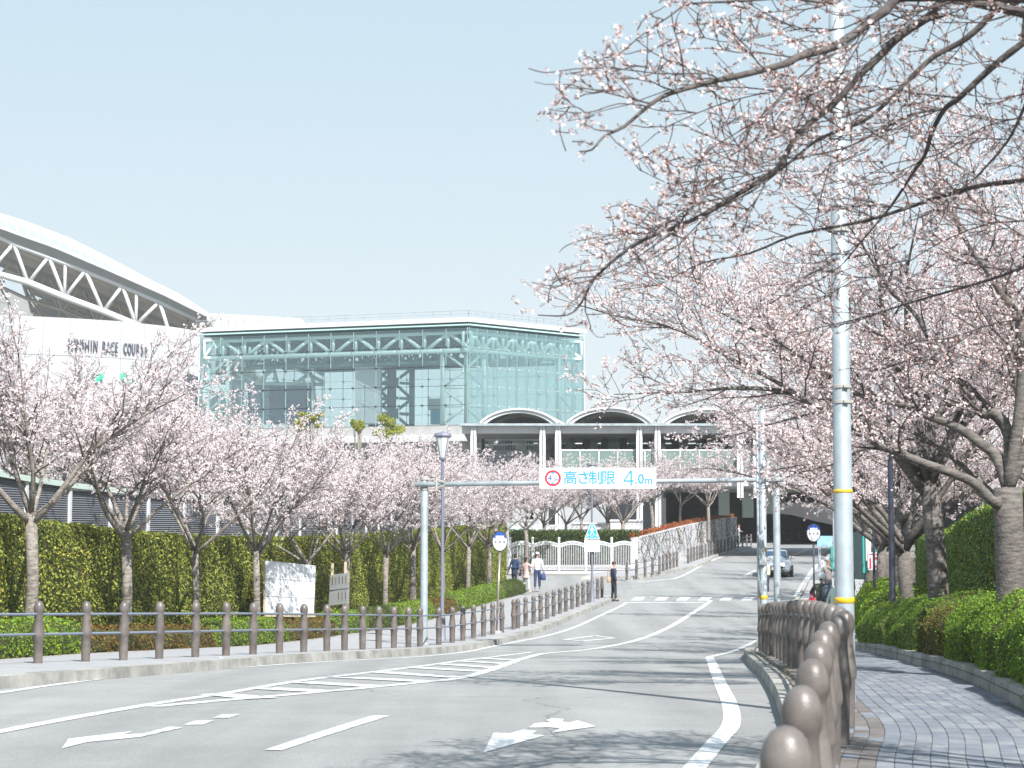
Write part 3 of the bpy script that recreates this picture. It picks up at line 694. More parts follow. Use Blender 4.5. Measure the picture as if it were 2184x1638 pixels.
for a, b in ((pc[0],pc[3]),(pc[0],pc[1])):
    m = MB(); i_ = (u1+u2)*.25
    for z in (.75, 1.02): m.tube([Zv(a+i_, ZT+z), Zv(b+i_*.5, ZT+z)], .03, 5)
    n = 16
    for k in range(n+1): p = a.lerp(b, k/n)+i_; m.tube([Zv(p, ZT+.5), Zv(p, ZT+1.02)], .025, 4)
    m.build('roof_railing', 'galv', parent=gh)
# things inside the hall: floor, stair block, coloured hoarding, white partition
fl = MB(); q = [C+(u1+u2)*.1, B+u1*.1-u2*.1, D-(u1+u2)*.1, A-u1*.1+u2*.1]; fl.hexa([Zv(p, ZB-.9) for p in q]+[Zv(p, ZB-.05) for p in q]); fl.build('floor_slab', 'concrete', parent=gh)
M['hoarding'] = mat('hall_hoarding', (.10,.26,.40), .6, col2=(.30,.16,.26), scale=.35)
def inbox(x0, x1, y0, y1, Y, dep, name, m_, label, cat):
    a = at(x0, y1, Y); b = at(x1, y0, Y); t = thing(name, label, cat, (0,0,0)); mb = MB(); mb.box(((a.x+b.x)/2, Y+dep/2, (a.z+b.z)/2), (b.x-a.x, dep, b.z-a.z)); mb.build('body', m_, parent=t); return t
t = inbox(757, 812, 782, 903, 165.6, 2, 'lift_tower', 'white_paint', 'white upright lift tower inside the glass hall', 'tower'); mb = MB(); a = at(757, 781, 165.6); b = at(812, 781, 165.6); mb.box(((a.x+b.x)/2, 166.6, a.z+.1), (b.x-a.x+.2, 2.2, .15)); mb.build('cap', 'steel_white', parent=t)
t = inbox(528, 664, 822, 905, 174, .4, 'mural_hoarding', 'hoarding', 'blue and plum coloured hoarding inside the left of the glass hall', 'hoarding'); mb = MB(); a = at(526, 821, 173.9); b = at(666, 821, 173.9); mb.box(((a.x+b.x)/2, 174.2, a.z+.1), (b.x-a.x, .6, .2)); mb.build('top_rail', 'steel_white', parent=t)
t = inbox(912, 944, 850, 872, 171, 2, 'booth', 'white_paint', 'small white box booth inside the glass hall near its corner', 'booth'); mb = MB(); a = at(918, 872, 171); b = at(938, 903, 171); mb.box(((a.x+b.x)/2, 172, (a.z+b.z)/2-.05), (b.x-a.x, 1.6, a.z-b.z-.1)); mb.build('base', 'sign_teal', parent=t)
t = inbox(430, 520, 812, 905, 176, .5, 'inner_wall', 'white_wall', 'white partition inside the far left of the glass hall', 'wall'); mb = MB(); a = at(430, 811, 175.8); b = at(520, 811, 175.8); mb.box(((a.x+b.x)/2, 176, a.z+.1), (b.x-a.x, .7, .2)); mb.build('cap', 'steel_green', parent=t)
m = MB()     # white brace fan under the left truss
for x0, y0, x1, y1 in ((505,790,545,775),(505,795,560,820),(560,820,575,775),(548,815,600,775),(580,775,592,818),(610,775,690,815),(625,820,665,795),(650,775,690,800),(665,800,673,870),(545,818,690,820)):
    a = at(x0, y0, 172); b = at(x1, y1, 172.5); m.tube([a, b], .17, 6)
m.build('brace_fan', 'steel_green', parent=gh, smooth=True)
# ---------------------------------------------------------------- deck under the hall
dk = bgrp('hall_deck', 'white-edged concrete deck carrying the glass hall', 'deck', (0,0,0))
m = MB(); e = .6; q = [C-(u1+u2)*e, B+u2*e-u1*e, D+(u1+u2)*e, A+u1*e-u2*e]; m.hexa([Zv(p, ZB-1.5) for p in q]+[Zv(p, ZB-.92) for p in q]); m.build('slab', 'white_wall', parent=dk)
m = MB(); q = [C+(u1+u2)*1.5, B-u2*1+u1*1.5, D-(u1+u2), A-u1+u2*1.5]; m.hexa([Zv(p, ZB-3.0) for p in q]+[Zv(p, ZB-1.51) for p in q]); m.build('soffit', 'concrete', parent=dk)
for k in range(5):
    p = C+u1*(3+k*5.5)+u2*2.5; m = MB(); m.tube([Zv(p, 1), Zv(p, ZB-2.9)], .45, 10); m.build('column', 'concrete', parent=dk, smooth=True)
# ---------------------------------------------------------------- station with barrel roofs
YS = 128.0
stn = bgrp('station_building', 'white open station building with barrel roofs, paired columns and glass parapet', 'building', (0,0,0))
def z_at(py, Y): return at(CX, py, Y).z
def x_at(px, Y): return at(px, 1000, Y).x
zb1, zb0 = z_at(903, YS), z_at(924, YS)
m = MB(); m.box(((x_at(985,YS)+x_at(1990,YS))/2, YS+.3, (zb1+zb0)/2-.1), (x_at(1990,YS)-x_at(985,YS), .6, zb1-zb0-.2)); m.build('front_beam', 'white_paint', parent=stn)
m = MB(); m.box(((x_at(985,YS)+x_at(1990,YS))/2, YS-.15, zb1-.12), (x_at(1990,YS)-x_at(985,YS)+.3, 1.1, .16)); m.build('gutter', 'galv', parent=stn)
m = MB(); m.box(((x_at(985,YS)+x_at(1990,YS))/2, YS+8, zb0+.2), (x_at(1990,YS)-x_at(985,YS)-.2, 14.6, .3)); m.build('ceiling', 'roof_grey', parent=stn)
M['canopy_white'] = mat('canopy_white', (.50,.51,.52), .6, var=.06, scale=1)
for x0, x1, cy in ((1024,1189,873),(1208,1391,870),(1412,1598,873)):
    a = x_at(x0, YS); b = x_at(x1, YS); zc = z_at(cy, YS); rise = zc-zb1-.02; n = 16
    def arc(t, k=1.0, dz=0): 
        return (a+(b-a)*.5+(b-a)*.5*k*math.cos(PI*(1-t))*1.0, zb1+dz+rise*math.sin(PI*t)**.8*(k if k < 1 else 1))
    def arcp(t, inset, dz): ang = math.radians(28)+(PI-2*math.radians(28))*t; Rr = (b-a)/2/math.cos(math.radians(28)); cxx = (a+b)/2; return (cxx-(Rr-inset)*math.cos(ang), zc-(1-math.sin(ang))*(rise/(1-math.sin(math.radians(28))))-inset*.9+dz)
    m = MB()
    for i in range(n):       # front arch rib
        p0, p1 = arcp(i/n, 0, 0), arcp((i+1)/n, 0, 0); q0, q1 = arcp(i/n, .28, 0), arcp((i+1)/n, .28, 0)
        m.hexa([(q0[0],YS-.3,q0[1]),(q1[0],YS-.3,q1[1]),(q1[0],YS+.3,q1[1]),(q0[0],YS+.3,q0[1]),(p0[0],YS-.3,p0[1]),(p1[0],YS-.3,p1[1]),(p1[0],YS+.3,p1[1]),(p0[0],YS+.3,p0[1])])
    m.build('arch_rib', 'canopy_white', parent=stn)
    m = MB()
    for i in range(n):
        p0, p1 = arcp(i/n, -.04, .02), arcp((i+1)/n, -.04, .02); q0, q1 = arcp(i/n, .06, 0), arcp((i+1)/n, .06, 0); Y0, Y1 = YS-.45, YS+16
        m.hexa([(q0[0],Y0,q0[1]),(q1[0],Y0,q1[1]),(q1[0]+2.3,Y1,q1[1]),(q0[0]+2.3,Y1,q0[1]),(p0[0],Y0,p0[1]),(p1[0],Y0,p1[1]),(p1[0]+2.3,Y1,p1[1]),(p0[0]+2.3,Y1,p0[1])])
    m.build('barrel_roof', 'white_paint', parent=stn, smooth=False)
    m = MB()
    for j in range(1, 6):
        for i in range(1, n-1):
            q0, q1 = arcp(i/n, .3, 0), arcp((i+1)/n, .3, 0); yy = YS+j*2.6; sx = 2.3*j*2.6/16; m.bar((q0[0]+sx, yy, q0[1]), (q1[0]+sx, yy, q1[1]), .15, .3)
    m.build('vault_rib', 'beige_clad', parent=stn)
    m = MB(); m.box(((a+b)/2+2.3, YS+15.6, (zb1+zc)/2-.2), ((b-a)*.82, .2, (zc-zb1)*.8)); m.build('end_screen', 'louvre', parent=stn)
for x0, w in ((1010,14),(1157,12),(1190,12),(1363,12),(1402,12),(1577,14),(1612,12),(1780,12)):
    xa = x_at(x0, YS); z1 = z_at(904, YS); z0 = z_at(1062, YS) if 1590 < x0 < 1700 or x0 in (1577,) else 0.4; hw = .19; m = MB()
    for s in (-1, 1):      # flanged column tapering at its head
        m.hexa([(xa+s*.12-.09,YS-.45,z0),(xa+s*.12+.09,YS-.45,z0),(xa+s*.12+.09,YS-.1,z0),(xa+s*.12-.09,YS-.1,z0),(xa+s*.12-.09,YS-.45,z1-1.0),(xa+s*.12+.09,YS-.45,z1-1.0),(xa+s*.12+.09,YS-.1,z1-1.0),(xa+s*.12-.09,YS-.1,z1-1.0)])
        m.hexa([(xa+s*.12-.09,YS-.45,z1-1.0),(xa+s*.12+.09,YS-.45,z1-1.0),(xa+s*.12+.09,YS-.1,z1-1.0),(xa+s*.12-.09,YS-.1,z1-1.0),(xa-.06+s*.07,YS-.4,z1),(xa+.06+s*.07,YS-.4,z1),(xa+.06+s*.07,YS-.12,z1),(xa-.06+s*.07,YS-.12,z1)])
    m.box((xa, YS-.2, (z0+z1-1)/2), (.3,.12,z1-1-z0)); m.build('column', 'white_paint', parent=stn)
for x0 in (1035,1085,1130,1178,1215,1250,1290,1330,1390,1440,1500,1550): 
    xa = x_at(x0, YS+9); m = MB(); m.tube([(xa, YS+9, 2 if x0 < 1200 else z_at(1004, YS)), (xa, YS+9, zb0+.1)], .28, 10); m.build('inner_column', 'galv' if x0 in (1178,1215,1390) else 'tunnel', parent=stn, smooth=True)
# upper floor, glass parapet
zf = z_at(1004, YS); m = MB(); m.box(((x_at(1140,YS)+x_at(1990,YS))/2, YS+7, zf-.55), (x_at(1990,YS)-x_at(1140,YS), 13.6, 1.0)); m.build('floor_slab', 'white_paint', parent=stn)
px0 = [1197,1237.5,1277.5,1317.5,1357,1376,1396]+[1410+41*k for k in range(8)]
zr = z_at(960, YS)
for a, b in zip(px0[:-1], px0[1:]):
    xa, xb = x_at(a, YS), x_at(b, YS); m = MB(); m.box((0,0,0), (xb-xa-.16, .05, zr-zf-.1)); m.build('parapet_pane', 'rail_glass', parent=stn, loc=((xa+xb)/2, YS+.05, (zr+zf)/2))
m = MB(); m.bar((x_at(1196,YS), YS+.05, zr), (x_at(1700,YS), YS+.05, zr), .1)
for a in px0: m.bar((x_at(a,YS), YS+.05, zf), (x_at(a,YS), YS+.05, zr), .1)
m.build('parapet_frame', 'white_paint', parent=stn)
# back of the open hall: windows, most with the daylight painted in as opaque pale green
for k in range(12):
    xa = x_at(1040+k*48, YS+15); m = MB(); m.box((0,0,0), (1.15,.1,1.7)); m.build('rear_window', 'pale_green' if k % 3 else 'rail_glass', parent=stn, loc=(xa+1.0, YS+14.8, z_at(948, YS+15)))
m = MB(); m.box(((x_at(1000,YS+15)+x_at(1990,YS+15))/2, YS+15.2, (zf+zb0)/2), (x_at(1990,YS)-x_at(1000,YS), .3, zb0-zf-.1)); m.build('rear_wall', 'louvre', parent=stn)
# lower left screen with fine railing
m = MB(); zc0, zc1 = z_at(1060, YS+3), z_at(938, YS+3)
for k in range(34): xa = x_at(1035+k*3.4, YS+3); m.box((xa, YS+3, (zc0+zc1)/2), (.035,.035,zc1-zc0))
for zz in (zc1, z_at(948, YS+3), z_at(970, YS+3)): m.box(((x_at(1033,YS+3)+x_at(1152,YS+3))/2, YS+3, zz), (x_at(1152,YS+3)-x_at(1033,YS+3), .1, .12))
m.build('stair_screen', 'galv', parent=stn)
m = MB(); m.box(((x_at(1000,YS+6)+x_at(1180,YS+6))/2, YS+8, z_at(1010, YS+6)), (x_at(1180,YS)-x_at(1000,YS), .3, 3.6)); m.build('stair_wall', 'louvre', parent=stn)
# ---------------------------------------------------------------- underpass beneath the station
up = bgrp('underpass', 'dark road underpass below the station with pale concrete piers at its mouth', 'underpass', (0,0,0))
YU = 160.0
xl, xr = x_at(1566, YU)-6, x_at(2100, YU)+8; zt_ = z_at(1048, YU)
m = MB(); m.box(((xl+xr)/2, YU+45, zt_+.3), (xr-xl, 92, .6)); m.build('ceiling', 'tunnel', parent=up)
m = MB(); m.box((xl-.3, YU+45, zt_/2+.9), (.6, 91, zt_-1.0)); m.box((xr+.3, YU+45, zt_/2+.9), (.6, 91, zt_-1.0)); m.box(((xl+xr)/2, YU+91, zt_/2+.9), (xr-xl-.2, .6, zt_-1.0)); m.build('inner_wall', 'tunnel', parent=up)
m = MB(); zg = z_at(1046, 138); m.box(((x_at(1380,138)+x_at(2300,138))/2, 139, z_at(1034,138)), (x_at(2300,138)-x_at(1380,138), 1.2, 1.1)); m.build('girder', 'concrete', parent=up)
for x0, x1, yb in ((1533,1554,1099),(1583,1605,1104),(1632,1652,1096)):
    m = MB(); xa, xb = x_at(x0,139), x_at(x1,139); z1, z0 = zg+.05, z_at(yb,139); m.box(((xa+xb)/2, 139, (z0+z1)/2), (xb-xa, .8, z1-z0)); m.build('drop_beam', 'pale_green' , parent=up)
m = MB(); q = [at(1652,1072,139.2), at(1790,1072,139.2), at(1790,1122,139.2), at(1735,1110,139.2), at(1690,1098,139.2), at(1652,1094,139.2)]; n = len(q); m.v = [tuple(p) for p in q]+[tuple(p+Vector((0,.8,0))) for p in q]; m.f = [tuple(reversed(range(n))), tuple(range(n,2*n))]+[(i,(i+1) % n,n+(i+1) % n,n+i) for i in range(n)]; m.build('haunch', 'white_wall', parent=up)
m = MB(); q = []
for i in range(9): x = 1610+i*18; q.append(at(x, 1158-i*1.0, 184+i*1.5))
for a, b in zip(q[:-1], q[1:]): m.hexa([Vector((a.x,a.y,1.5)), Vector((b.x,b.y,1.5)), Vector((b.x,b.y+.4,1.5)), Vector((a.x,a.y+.4,1.5)), a+Vector((0,0,-.0)), b, b+Vector((0,.4,0)), a+Vector((0,.4,0))])
m.build('low_wall', 'concrete', parent=up)
# ---------------------------------------------------------------- cherry trees
UP = Vector((0,0,1))
def V3(*a): return Vector(a)
class Tree:
    def __init__(s, seed, near=False, ts=1.0, zmin=-99):
        s.ts = ts; s.zmin = zmin; s.r = random.Random(seed); s.tw = []; s.cl = []; s.near = near; s.big = MB()
    def wander(s, p, d, L, n, wob, up=0.0, droop=0.0):
        pts = [p.copy()]; d = d.normalized()
        for k in range(n):
            d = (d+V3(s.r.gauss(0,wob), s.r.gauss(0,wob), s.r.gauss(0,wob)*.7+up-droop*k/n)).normalized()
            p = p+d*(L/n); pts.append(p.copy())
        return pts
    def limb(s, pts, r0, r1, lv=1, dens=1.0, sides=7, ln=1.0, t0=.12, spur=True):
        n = len(pts); rad = [r0+(r1-r0)*(k/(n-1))**.8 for k in range(n)]
        s.big.tube(pts, rad, sides)
        L = [0]
        for a, b in zip(pts[:-1], pts[1:]): L.append(L[-1]+(b-a).length)
        T = L[-1]; step = .30/dens; u = T*t0; side = s.r.choice((-1,1))
        while u < T:
            i = 0
            while i < n-2 and L[i+1] < u: i += 1
            k = (u-L[i])/(L[i+1]-L[i]+1e-9); p = pts[i].lerp(pts[i+1], k); d = (pts[i+1]-pts[i]).normalized()
            f = u/T; ax = d.cross(UP); ax = ax.normalized() if ax.length > .1 else V3(1,0,0)
            perp = (Quaternion(d, s.r.uniform(-.9,.9)+(0 if side > 0 else PI)) @ ax)
            nd = (d*s.r.uniform(.55,1.1)+perp*s.r.uniform(.6,1.0)+UP*s.r.uniform(-.05,.35)).normalized()
            ll = ln*(1.75-1.15*f)*s.r.uniform(.6,1.15); rr = max(.006, (r0+(r1-r0)*f)*.42)
            s.second(p, nd, ll, min(rr, .022), dens)
            side = -side; u += step*s.r.uniform(.6,1.4)
        s.second(pts[-1], pts[-1]-pts[-2], .8*ln*s.ts**2, max(r1*.8,.003), dens)
    def second(s, p, d, L, r, dens):
        if p.z < s.zmin: return
        L *= s.ts; r = max(.0035, r*(.6+.4*s.ts))
        pts = s.wander(p, d, L, 4, .16, .04); s.tw.append((pts, r, .0045*s.ts))
        step = .155*s.ts/dens; u = L*.12; side = 1
        while u < L:
            f = u/L; i = min(3, int(f*4)); k = f*4-i; q = pts[i].lerp(pts[i+1], k); dd = (pts[i+1]-pts[i]).normalized()
            ax = dd.cross(UP); ax = ax.normalized() if ax.length > .1 else V3(1,0,0)
            perp = Quaternion(dd, s.r.uniform(-1.1,1.1)+(0 if side > 0 else PI)) @ ax
            nd = (dd*s.r.uniform(.5,1.1)+perp*s.r.uniform(.6,1)+UP*s.r.uniform(-.1,.3)).normalized()
            s.third(q, nd, (.25+.42*(1-f))*s.r.uniform(.6,1.3)*(.6+.4*min(1,L)), dens)
            side = -side; u += step*s.r.uniform(.6,1.4)
        s.third(pts[-1], pts[-1]-pts[-2], .3, dens)
    def third(s, p, d, L, dens):
        if p.z < s.zmin: return
        L *= .45+.55*s.ts; pts = s.wander(p, d, L, 4, .2, .05); s.tw.append((pts, .0055*s.ts, .003*s.ts))
        if s.r.random() < .6:
            q = pts[2]; nd = (pts[3]-pts[2]).normalized()+V3(s.r.gauss(0,.7), s.r.gauss(0,.7), s.r.gauss(0,.5)); e = s.wander(q, nd, L*.55, 4, .15, .05); s.tw.append((e, .004, .003)); s.clus(e, L*.55)
        s.clus(pts, L)
    def clus(s, pts, L):
        n = max(1, int(L/(.085*(.3+.7*s.ts))))
        for k in range(n):
            f = (k+s.r.random()*.8+.2)/n; i = min(3, int(f*4)); s.cl.append(pts[i].lerp(pts[i+1], min(1, f*4-i)))
        s.cl.append(pts[-1].copy())
    def build(s, root, bark='bark', keep=1.0, fl=4, size=.040, budfrac=.35, csize=.05, pal=None, twig_side=3, twig_keep=1.0, twr=1.0):
        s.big.build('trunk', bark, parent=root, smooth=True)
        # twigs in one mesh
        tw = [t for t in s.tw if s.r.random() < twig_keep or t[1] > .006]
        Pn = np.array([[tuple(p) for p in t[0]] for t in tw]); N, K, _ = Pn.shape
        r0 = np.array([t[1] for t in tw])*twr; r1 = np.array([t[2] for t in tw])*twr
        D = np.gradient(Pn, axis=1); D /= np.linalg.norm(D, axis=2, keepdims=True)+1e-9
        ref = np.where(np.abs(D[...,2:3]) > .9, np.array([1.,0,0]), np.array([0,0,1.])); X = np.cross(D, ref); X /= np.linalg.norm(X, axis=2, keepdims=True)+1e-9; Yv = np.cross(D, X)
        Rr = (r0[:,None]+(r1-r0)[:,None]*np.linspace(0,1,K)[None])[...,None]; rings = []
        for k in range(twig_side): a = 2*PI*k/twig_side; rings.append(Pn+(X*math.cos(a)+Yv*math.sin(a))*Rr)
        Vt = np.stack(rings, 2).reshape(-1,3); idx = np.arange(N*K*twig_side).reshape(N,K,twig_side); nx = np.roll(idx, -1, axis=2)
        Fq = np.stack([idx[:,:-1], nx[:,:-1], nx[:,1:], idx[:,1:]], -1).reshape(-1,4)
        npmesh('twigs', Vt, Fq, 'twig', root, kind='stuff', smooth=True)
        C0 = np.array([tuple(c) for c in s.cl]); C0 = C0[rng.random(len(C0)) < keep]; n = len(C0)
        cnt = np.clip(rng.poisson(fl, n), 1, int(fl*3)); rep = np.repeat(C0, cnt, axis=0); m = len(rep)
        off = rand_unit(m); off[:,2] = off[:,2]*.8-.15
        Pp = rep+off*csize*rng.uniform(.4,1.1,(m,1))
        pal = pal or [(1,.98,.98),(1,.95,.955),(1.02,1.02,1.02),(.99,.90,.91)]
        tn = tints(m, pal, jit=.10)
        if s.near:     # five rounded petals per flower
            nn = off+rand_unit(m)*.5; nn /= np.linalg.norm(nn, axis=1, keepdims=True); u = np.cross(nn, rand_unit(m)); u /= np.linalg.norm(u, axis=1, keepdims=True)+1e-9; w = np.cross(nn, u)
            sz = size*rng.uniform(.75,1.15,(m,1))*.5; opn = rng.uniform(.15,.9,(m,1)); Vl = []
            for k in range(5):
                a = 2*PI*k/5; ra = u*math.cos(a)+w*math.sin(a); ta = -u*math.sin(a)+w*math.cos(a)
                Vl.append(np.stack([Pp, Pp+ra*sz*.62*(1-opn*.5)-ta*sz*.42+nn*sz*opn*.5, Pp+ra*sz*(1.1-opn*.6)+nn*sz*opn*.8, Pp+ra*sz*.62*(1-opn*.5)+ta*sz*.42+nn*sz*opn*.5], 1))
            V_ = np.stack(Vl, 1).reshape(-1,3); F_ = np.arange(len(V_)).reshape(-1,4); T_ = np.repeat(tn, 20, axis=0)
            npmesh('blossoms', V_, F_, 'petal', root, T_, 'stuff')
        else:
            V1, F1, T1 = leaves(Pp, size, tn, aspect=.85); V2, F2, T2 = leaves(Pp, size*.85, tn, aspect=.8)
            npmesh('blossoms', np.concatenate([V1,V2]), np.concatenate([F1,F2+len(V1)]), 'petal', root, np.concatenate([T1,T2]), 'stuff')
        b = rng.random(n) < budfrac; Cb = np.repeat(C0[b], 5 if s.near else 3, axis=0); nb = len(Cb)
        if nb:
            Pb = Cb+rand_unit(nb)*csize*.55*rng.uniform(.2,1,(nb,1)); tb = tints(nb, [(1,1,1),(1.5,.9,.8),(1.1,1.15,.7),(.5,.5,.5),(1.9,1.5,1.4)], jit=.3)
            V_, F_, T_ = leaves(Pb, size*.62, tb, aspect=.38); npmesh('buds', V_, F_, 'bud', root, T_, 'stuff')
        return root
def street_tree(seed, name_label, H=6.4, fork=2.0, r0=.14, nl=6, spread=1.0, dens=1.0, lean=(0,0), **kw):
    t = Tree(seed, zmin=fork+.62); r = t.r; root = thing('cherry_tree', name_label, 'cherry tree', (0,0,0), 0, 'flowering cherry trees')
    top = V3(lean[0]+r.uniform(-.12,.12), lean[1]+r.uniform(-.1,.1), fork); tp = [V3(0,0,-.2), V3(0,0,.05), V3(.02,0,.4), V3(lean[0]*.4+r.uniform(-.05,.05),0,fork*.55), top]
    t.big.tube(tp, [r0*1.25, r0*1.15, r0, r0*.88, r0*.85], 10)
    a0 = r.uniform(0, 6)
    for k in range(nl):
        az = a0+2*PI*k/nl+r.uniform(-.35,.35); el = math.radians(r.uniform(36, 60)) if k else math.radians(78); L = (H-fork)*r.uniform(.8,1.08)/max(.62, math.sin(el))*(.78 if el < .7 else .95)*spread
        d = V3(math.cos(az)*math.cos(el), math.sin(az)*math.cos(el), math.sin(el)); st = tp[-1]+V3(0,0,-r.uniform(.0,.35))
        pts = t.wander(st, d, L, 8, .10, -.01); t.limb(pts, r0*r.uniform(.42,.6), .010, dens=dens, ln=1.0)
        if L > 2.6:    # a fork of the limb
            q = pts[3]; d2 = ((pts[4]-pts[3]).normalized()+V3(r.gauss(0,.5), r.gauss(0,.5), .25)).normalized(); p2 = t.wander(q, d2, L*.55, 6, .1, .0); t.limb(p2, r0*.32, .008, dens=dens, sides=6)
    return t, root
# variants for the left row, then copies of them
row = [62,265,418,548,655,735,822,880,945,998,1042]
lab = ['cherry tree at the far left edge in front of the tall hedge','thick-trunked cherry tree, second from the left edge of the photo','slim cherry tree with a narrow fork, third from the left edge','leaning cherry tree just left of the white notice board','cherry tree whose trunk rises behind the white notice board','cherry tree whose trunk stands behind the small poster board','slender cherry tree between the poster board and the height-limit frame','cherry tree just left of the left leg of the height-limit frame','cherry tree just behind the street lamp on the left pavement','cherry tree in the left row left of the round bus stop sign','last cherry tree of the left row, at the end of the tall hedge']
protoT = []
for k, (sd, H, fk, rr, nl) in enumerate([(11,5.95,2.65,.13,7),(23,5.7,2.6,.13,7),(35,6.1,2.5,.095,6),(47,6.0,2.45,.105,6)]):
    t, root = street_tree(sd, lab[k], H, fk, rr, nl, dens=1.1); t.build(root, keep=.52, fl=4.2, size=.050, csize=.065, budfrac=.5, twig_keep=.8, twr=1.15); protoT.append(root)
pos = []
for x in row:
    p = curve_Y(XE, x, -1.0, 24, 95); pos.append((p.x, p.y, float(S(p.y))))
for k, p in enumerate(pos):
    if k < 4: protoT[k].location = p; protoT[k].rotation_euler = (0,0,(.3,1.2,2.2,.4)[k])
    else:
        s_ = random.uniform(.92,1.06); copy_tree(protoT[[2,1,3,0,2,3,1][k-4]], p, random.uniform(0,6.2), (s_,s_,s_*random.uniform(.93,1.0)), lab[k], 'flowering cherry trees')
copy_tree(protoT[0], (-11.6, 27.5, float(S(27.5))), 4.1, (1.05,)*3, 'cherry tree just outside the left edge, its boughs reaching into the photo', 'flowering cherry trees')
# trees beyond the white fence, in front of the station
mid = [(1122,100,.9,'cherry tree behind the left end of the white ornamental fence'),(1163,107,.9,'low-forking cherry tree behind the white ornamental fence, above its second panel'),(1207,110,.95,'cherry tree with upright trunk behind the white fence, left of the blue crossing sign'),(1297,110,1.0,'cherry tree behind the white fence, just right of the blue crossing sign'),(1328,106,.95,'two-stemmed cherry tree behind the right end of the white ornamental fence'),
       (1392,121,1.0,'cherry tree above the lower end of the vine-covered wall'),(1450,128,1.05,'cherry tree above the middle of the vine-covered wall'),(1240,121,1.0,'cherry tree behind the blue crossing sign, in the back row'),(1510,126,.95,'cherry tree in front of the station above the red-leaved wall top'),(1058,101,1.0,'cherry tree between the hedge end and the white fence, behind the bus stop sign'),(1000,108,1.05,'cherry tree in front of the station stair screen'),(1080,118,1.05,'cherry tree below the left end of the station building'),(930,104,1.05,'cherry tree behind the hedge below the glass hall corner'),(850,96,1.0,'cherry tree behind the hedge below the lift tower of the glass hall')]
for k, (x, Y, s_, l) in enumerate(mid):
    z = float(S(Y)); zz = at(x, 1150, Y).z; copy_tree(protoT[k % 4], (x_at(x, Y), Y, min(zz, z+1.6) if x > 1340 else z+.3), k*1.7, (s_,s_,s_*.95), l, 'flowering cherry trees')
bgl = [(-6.0-28*.0, 0)]
for k, (x, Y, s_, l) in enumerate([(130,60,1.25,'cherry tree behind the grey louvre fence below the lettering'),(330,68,1.25,'cherry tree behind the louvre fence between the two left trunks'),(520,76,1.2,'cherry tree behind the louvre fence below the left end of the glass hall'),(-20,48,1.2,'cherry tree behind the louvre fence at the far left'),(690,88,1.15,'cherry tree behind the louvre fence below the middle of the glass hall'),(780,100,1.1,'cherry tree far behind the louvre fence, right of its neighbours')]):
    copy_tree(protoT[(k+1) % 4], (x_at(x, Y), Y, float(S(Y))+.2), k*2.1+1, (s_,)*3, l, 'flowering cherry trees')
# ---- right-hand trees with traced main limbs
def tl(pts, Y0, Y1):
    n = len(pts); return [at(x, y, Y0+(Y1-Y0)*k/(n-1)) for k, (x, y) in enumerate(pts)]
def smoothp(P, n=3):
    out = []
    for i in range(len(P)-1):
        p0, p1, p2, p3 = P[max(i-1,0)], P[i], P[i+1], P[min(i+2,len(P)-1)]
        for k in range(n):
            t = k/n; out.append(.5*((2*p1)+(p2-p0)*t+(2*p0-5*p1+4*p2-p3)*t*t+(3*p1-3*p2+p3-p0)*t**3))
    out.append(P[-1]); return out
NP = [(1,.97,.965),(1,.92,.915),(1.04,1.03,1.03),(.98,.84,.83)]
# tree 0: stands outside the right edge, boughs overhead
t0 = Tree(101, True, .62); B0 = V3(4.9, 9.6, float(S(9.6))); F0 = B0+V3(-.15,.1,2.0)
t0.big.tube([B0-V3(0,0,.2), B0+V3(0,0,.05), B0+V3(-.05,0,.8), F0], [.27,.25,.2,.19], 12)
r0 = thing('cherry_tree', 'cherry tree outside the right edge, its dark boughs crossing the top right sky', 'cherry tree', (0,0,0), 0, 'flowering cherry trees')
def L0(lead, pts, Y0, Y1, ra, rb, dens=.62, ln=.62, t0_=.2):
    P = smoothp([V3(*q) for q in lead]+tl(pts, Y0, Y1)); t0.limb(P, ra*.46, rb*.9, dens=dens*2.3, sides=8, ln=ln*1.25, t0=t0_)
fk = tuple(F0)
L0([fk,(4.2,9.8,4.2),(3.4,9.9,6.0)], [(1970,-8),(1890,22),(1834,63),(1781,98),(1700,122),(1679,135),(1570,163),(1532,171),(1429,199),(1382,227),(1332,269),(1288,291),(1263,319),(1235,323)], 9.9, 9.0, .085, .004, t0_=.42)
L0([], [(1532,171),(1507,157),(1413,157),(1307,146),(1225,147),(1166,155),(1128,146)], 9.4, 8.9, .010, .003, t0_=.05, ln=.4)
L0([], [(1382,227),(1319,221),(1250,241),(1169,233)], 9.2, 9.0, .008, .003, t0_=.05, ln=.32)
L0([(3.4,9.9,6.0)], [(1890,-30),(1784,6),(1680,-4),(1570,3),(1470,9),(1429,34),(1369,75),(1307,128)], 10.2, 9.8, .03, .003, ln=.45)
L0([fk,(4.4,9.9,4.3),(3.6,10,5.8)], [(2054,0),(1993,29),(1920,76),(1871,125),(1827,166),(1780,220),(1700,288),(1657,360),(1570,416),(1476,470),(1382,507),(1319,547),(1266,597),(1241,644),(1210,672),(1147,672)], 10.2, 10.6, .08, .004, t0_=.42)
L0([], [(1476,470),(1400,520),(1340,560),(1250,600),(1180,610),(1134,602)], 10.5, 10.4, .009, .003, t0_=.1, ln=.4)
L0([], [(1570,416),(1480,440),(1400,490),(1320,500),(1250,510),(1215,521)], 10.6, 10.9, .009, .003, t0_=.1, ln=.4)
L0([], [(1657,360),(1560,380),(1500,385),(1440,395),(1370,365)], 10.6, 10.9, .008, .003, t0_=.1, ln=.35)
L0([], [(1781,98),(1700,170),(1620,250),(1560,290),(1500,330),(1480,400)], 10.0, 10.3, .012, .003, t0_=.1, ln=.45)
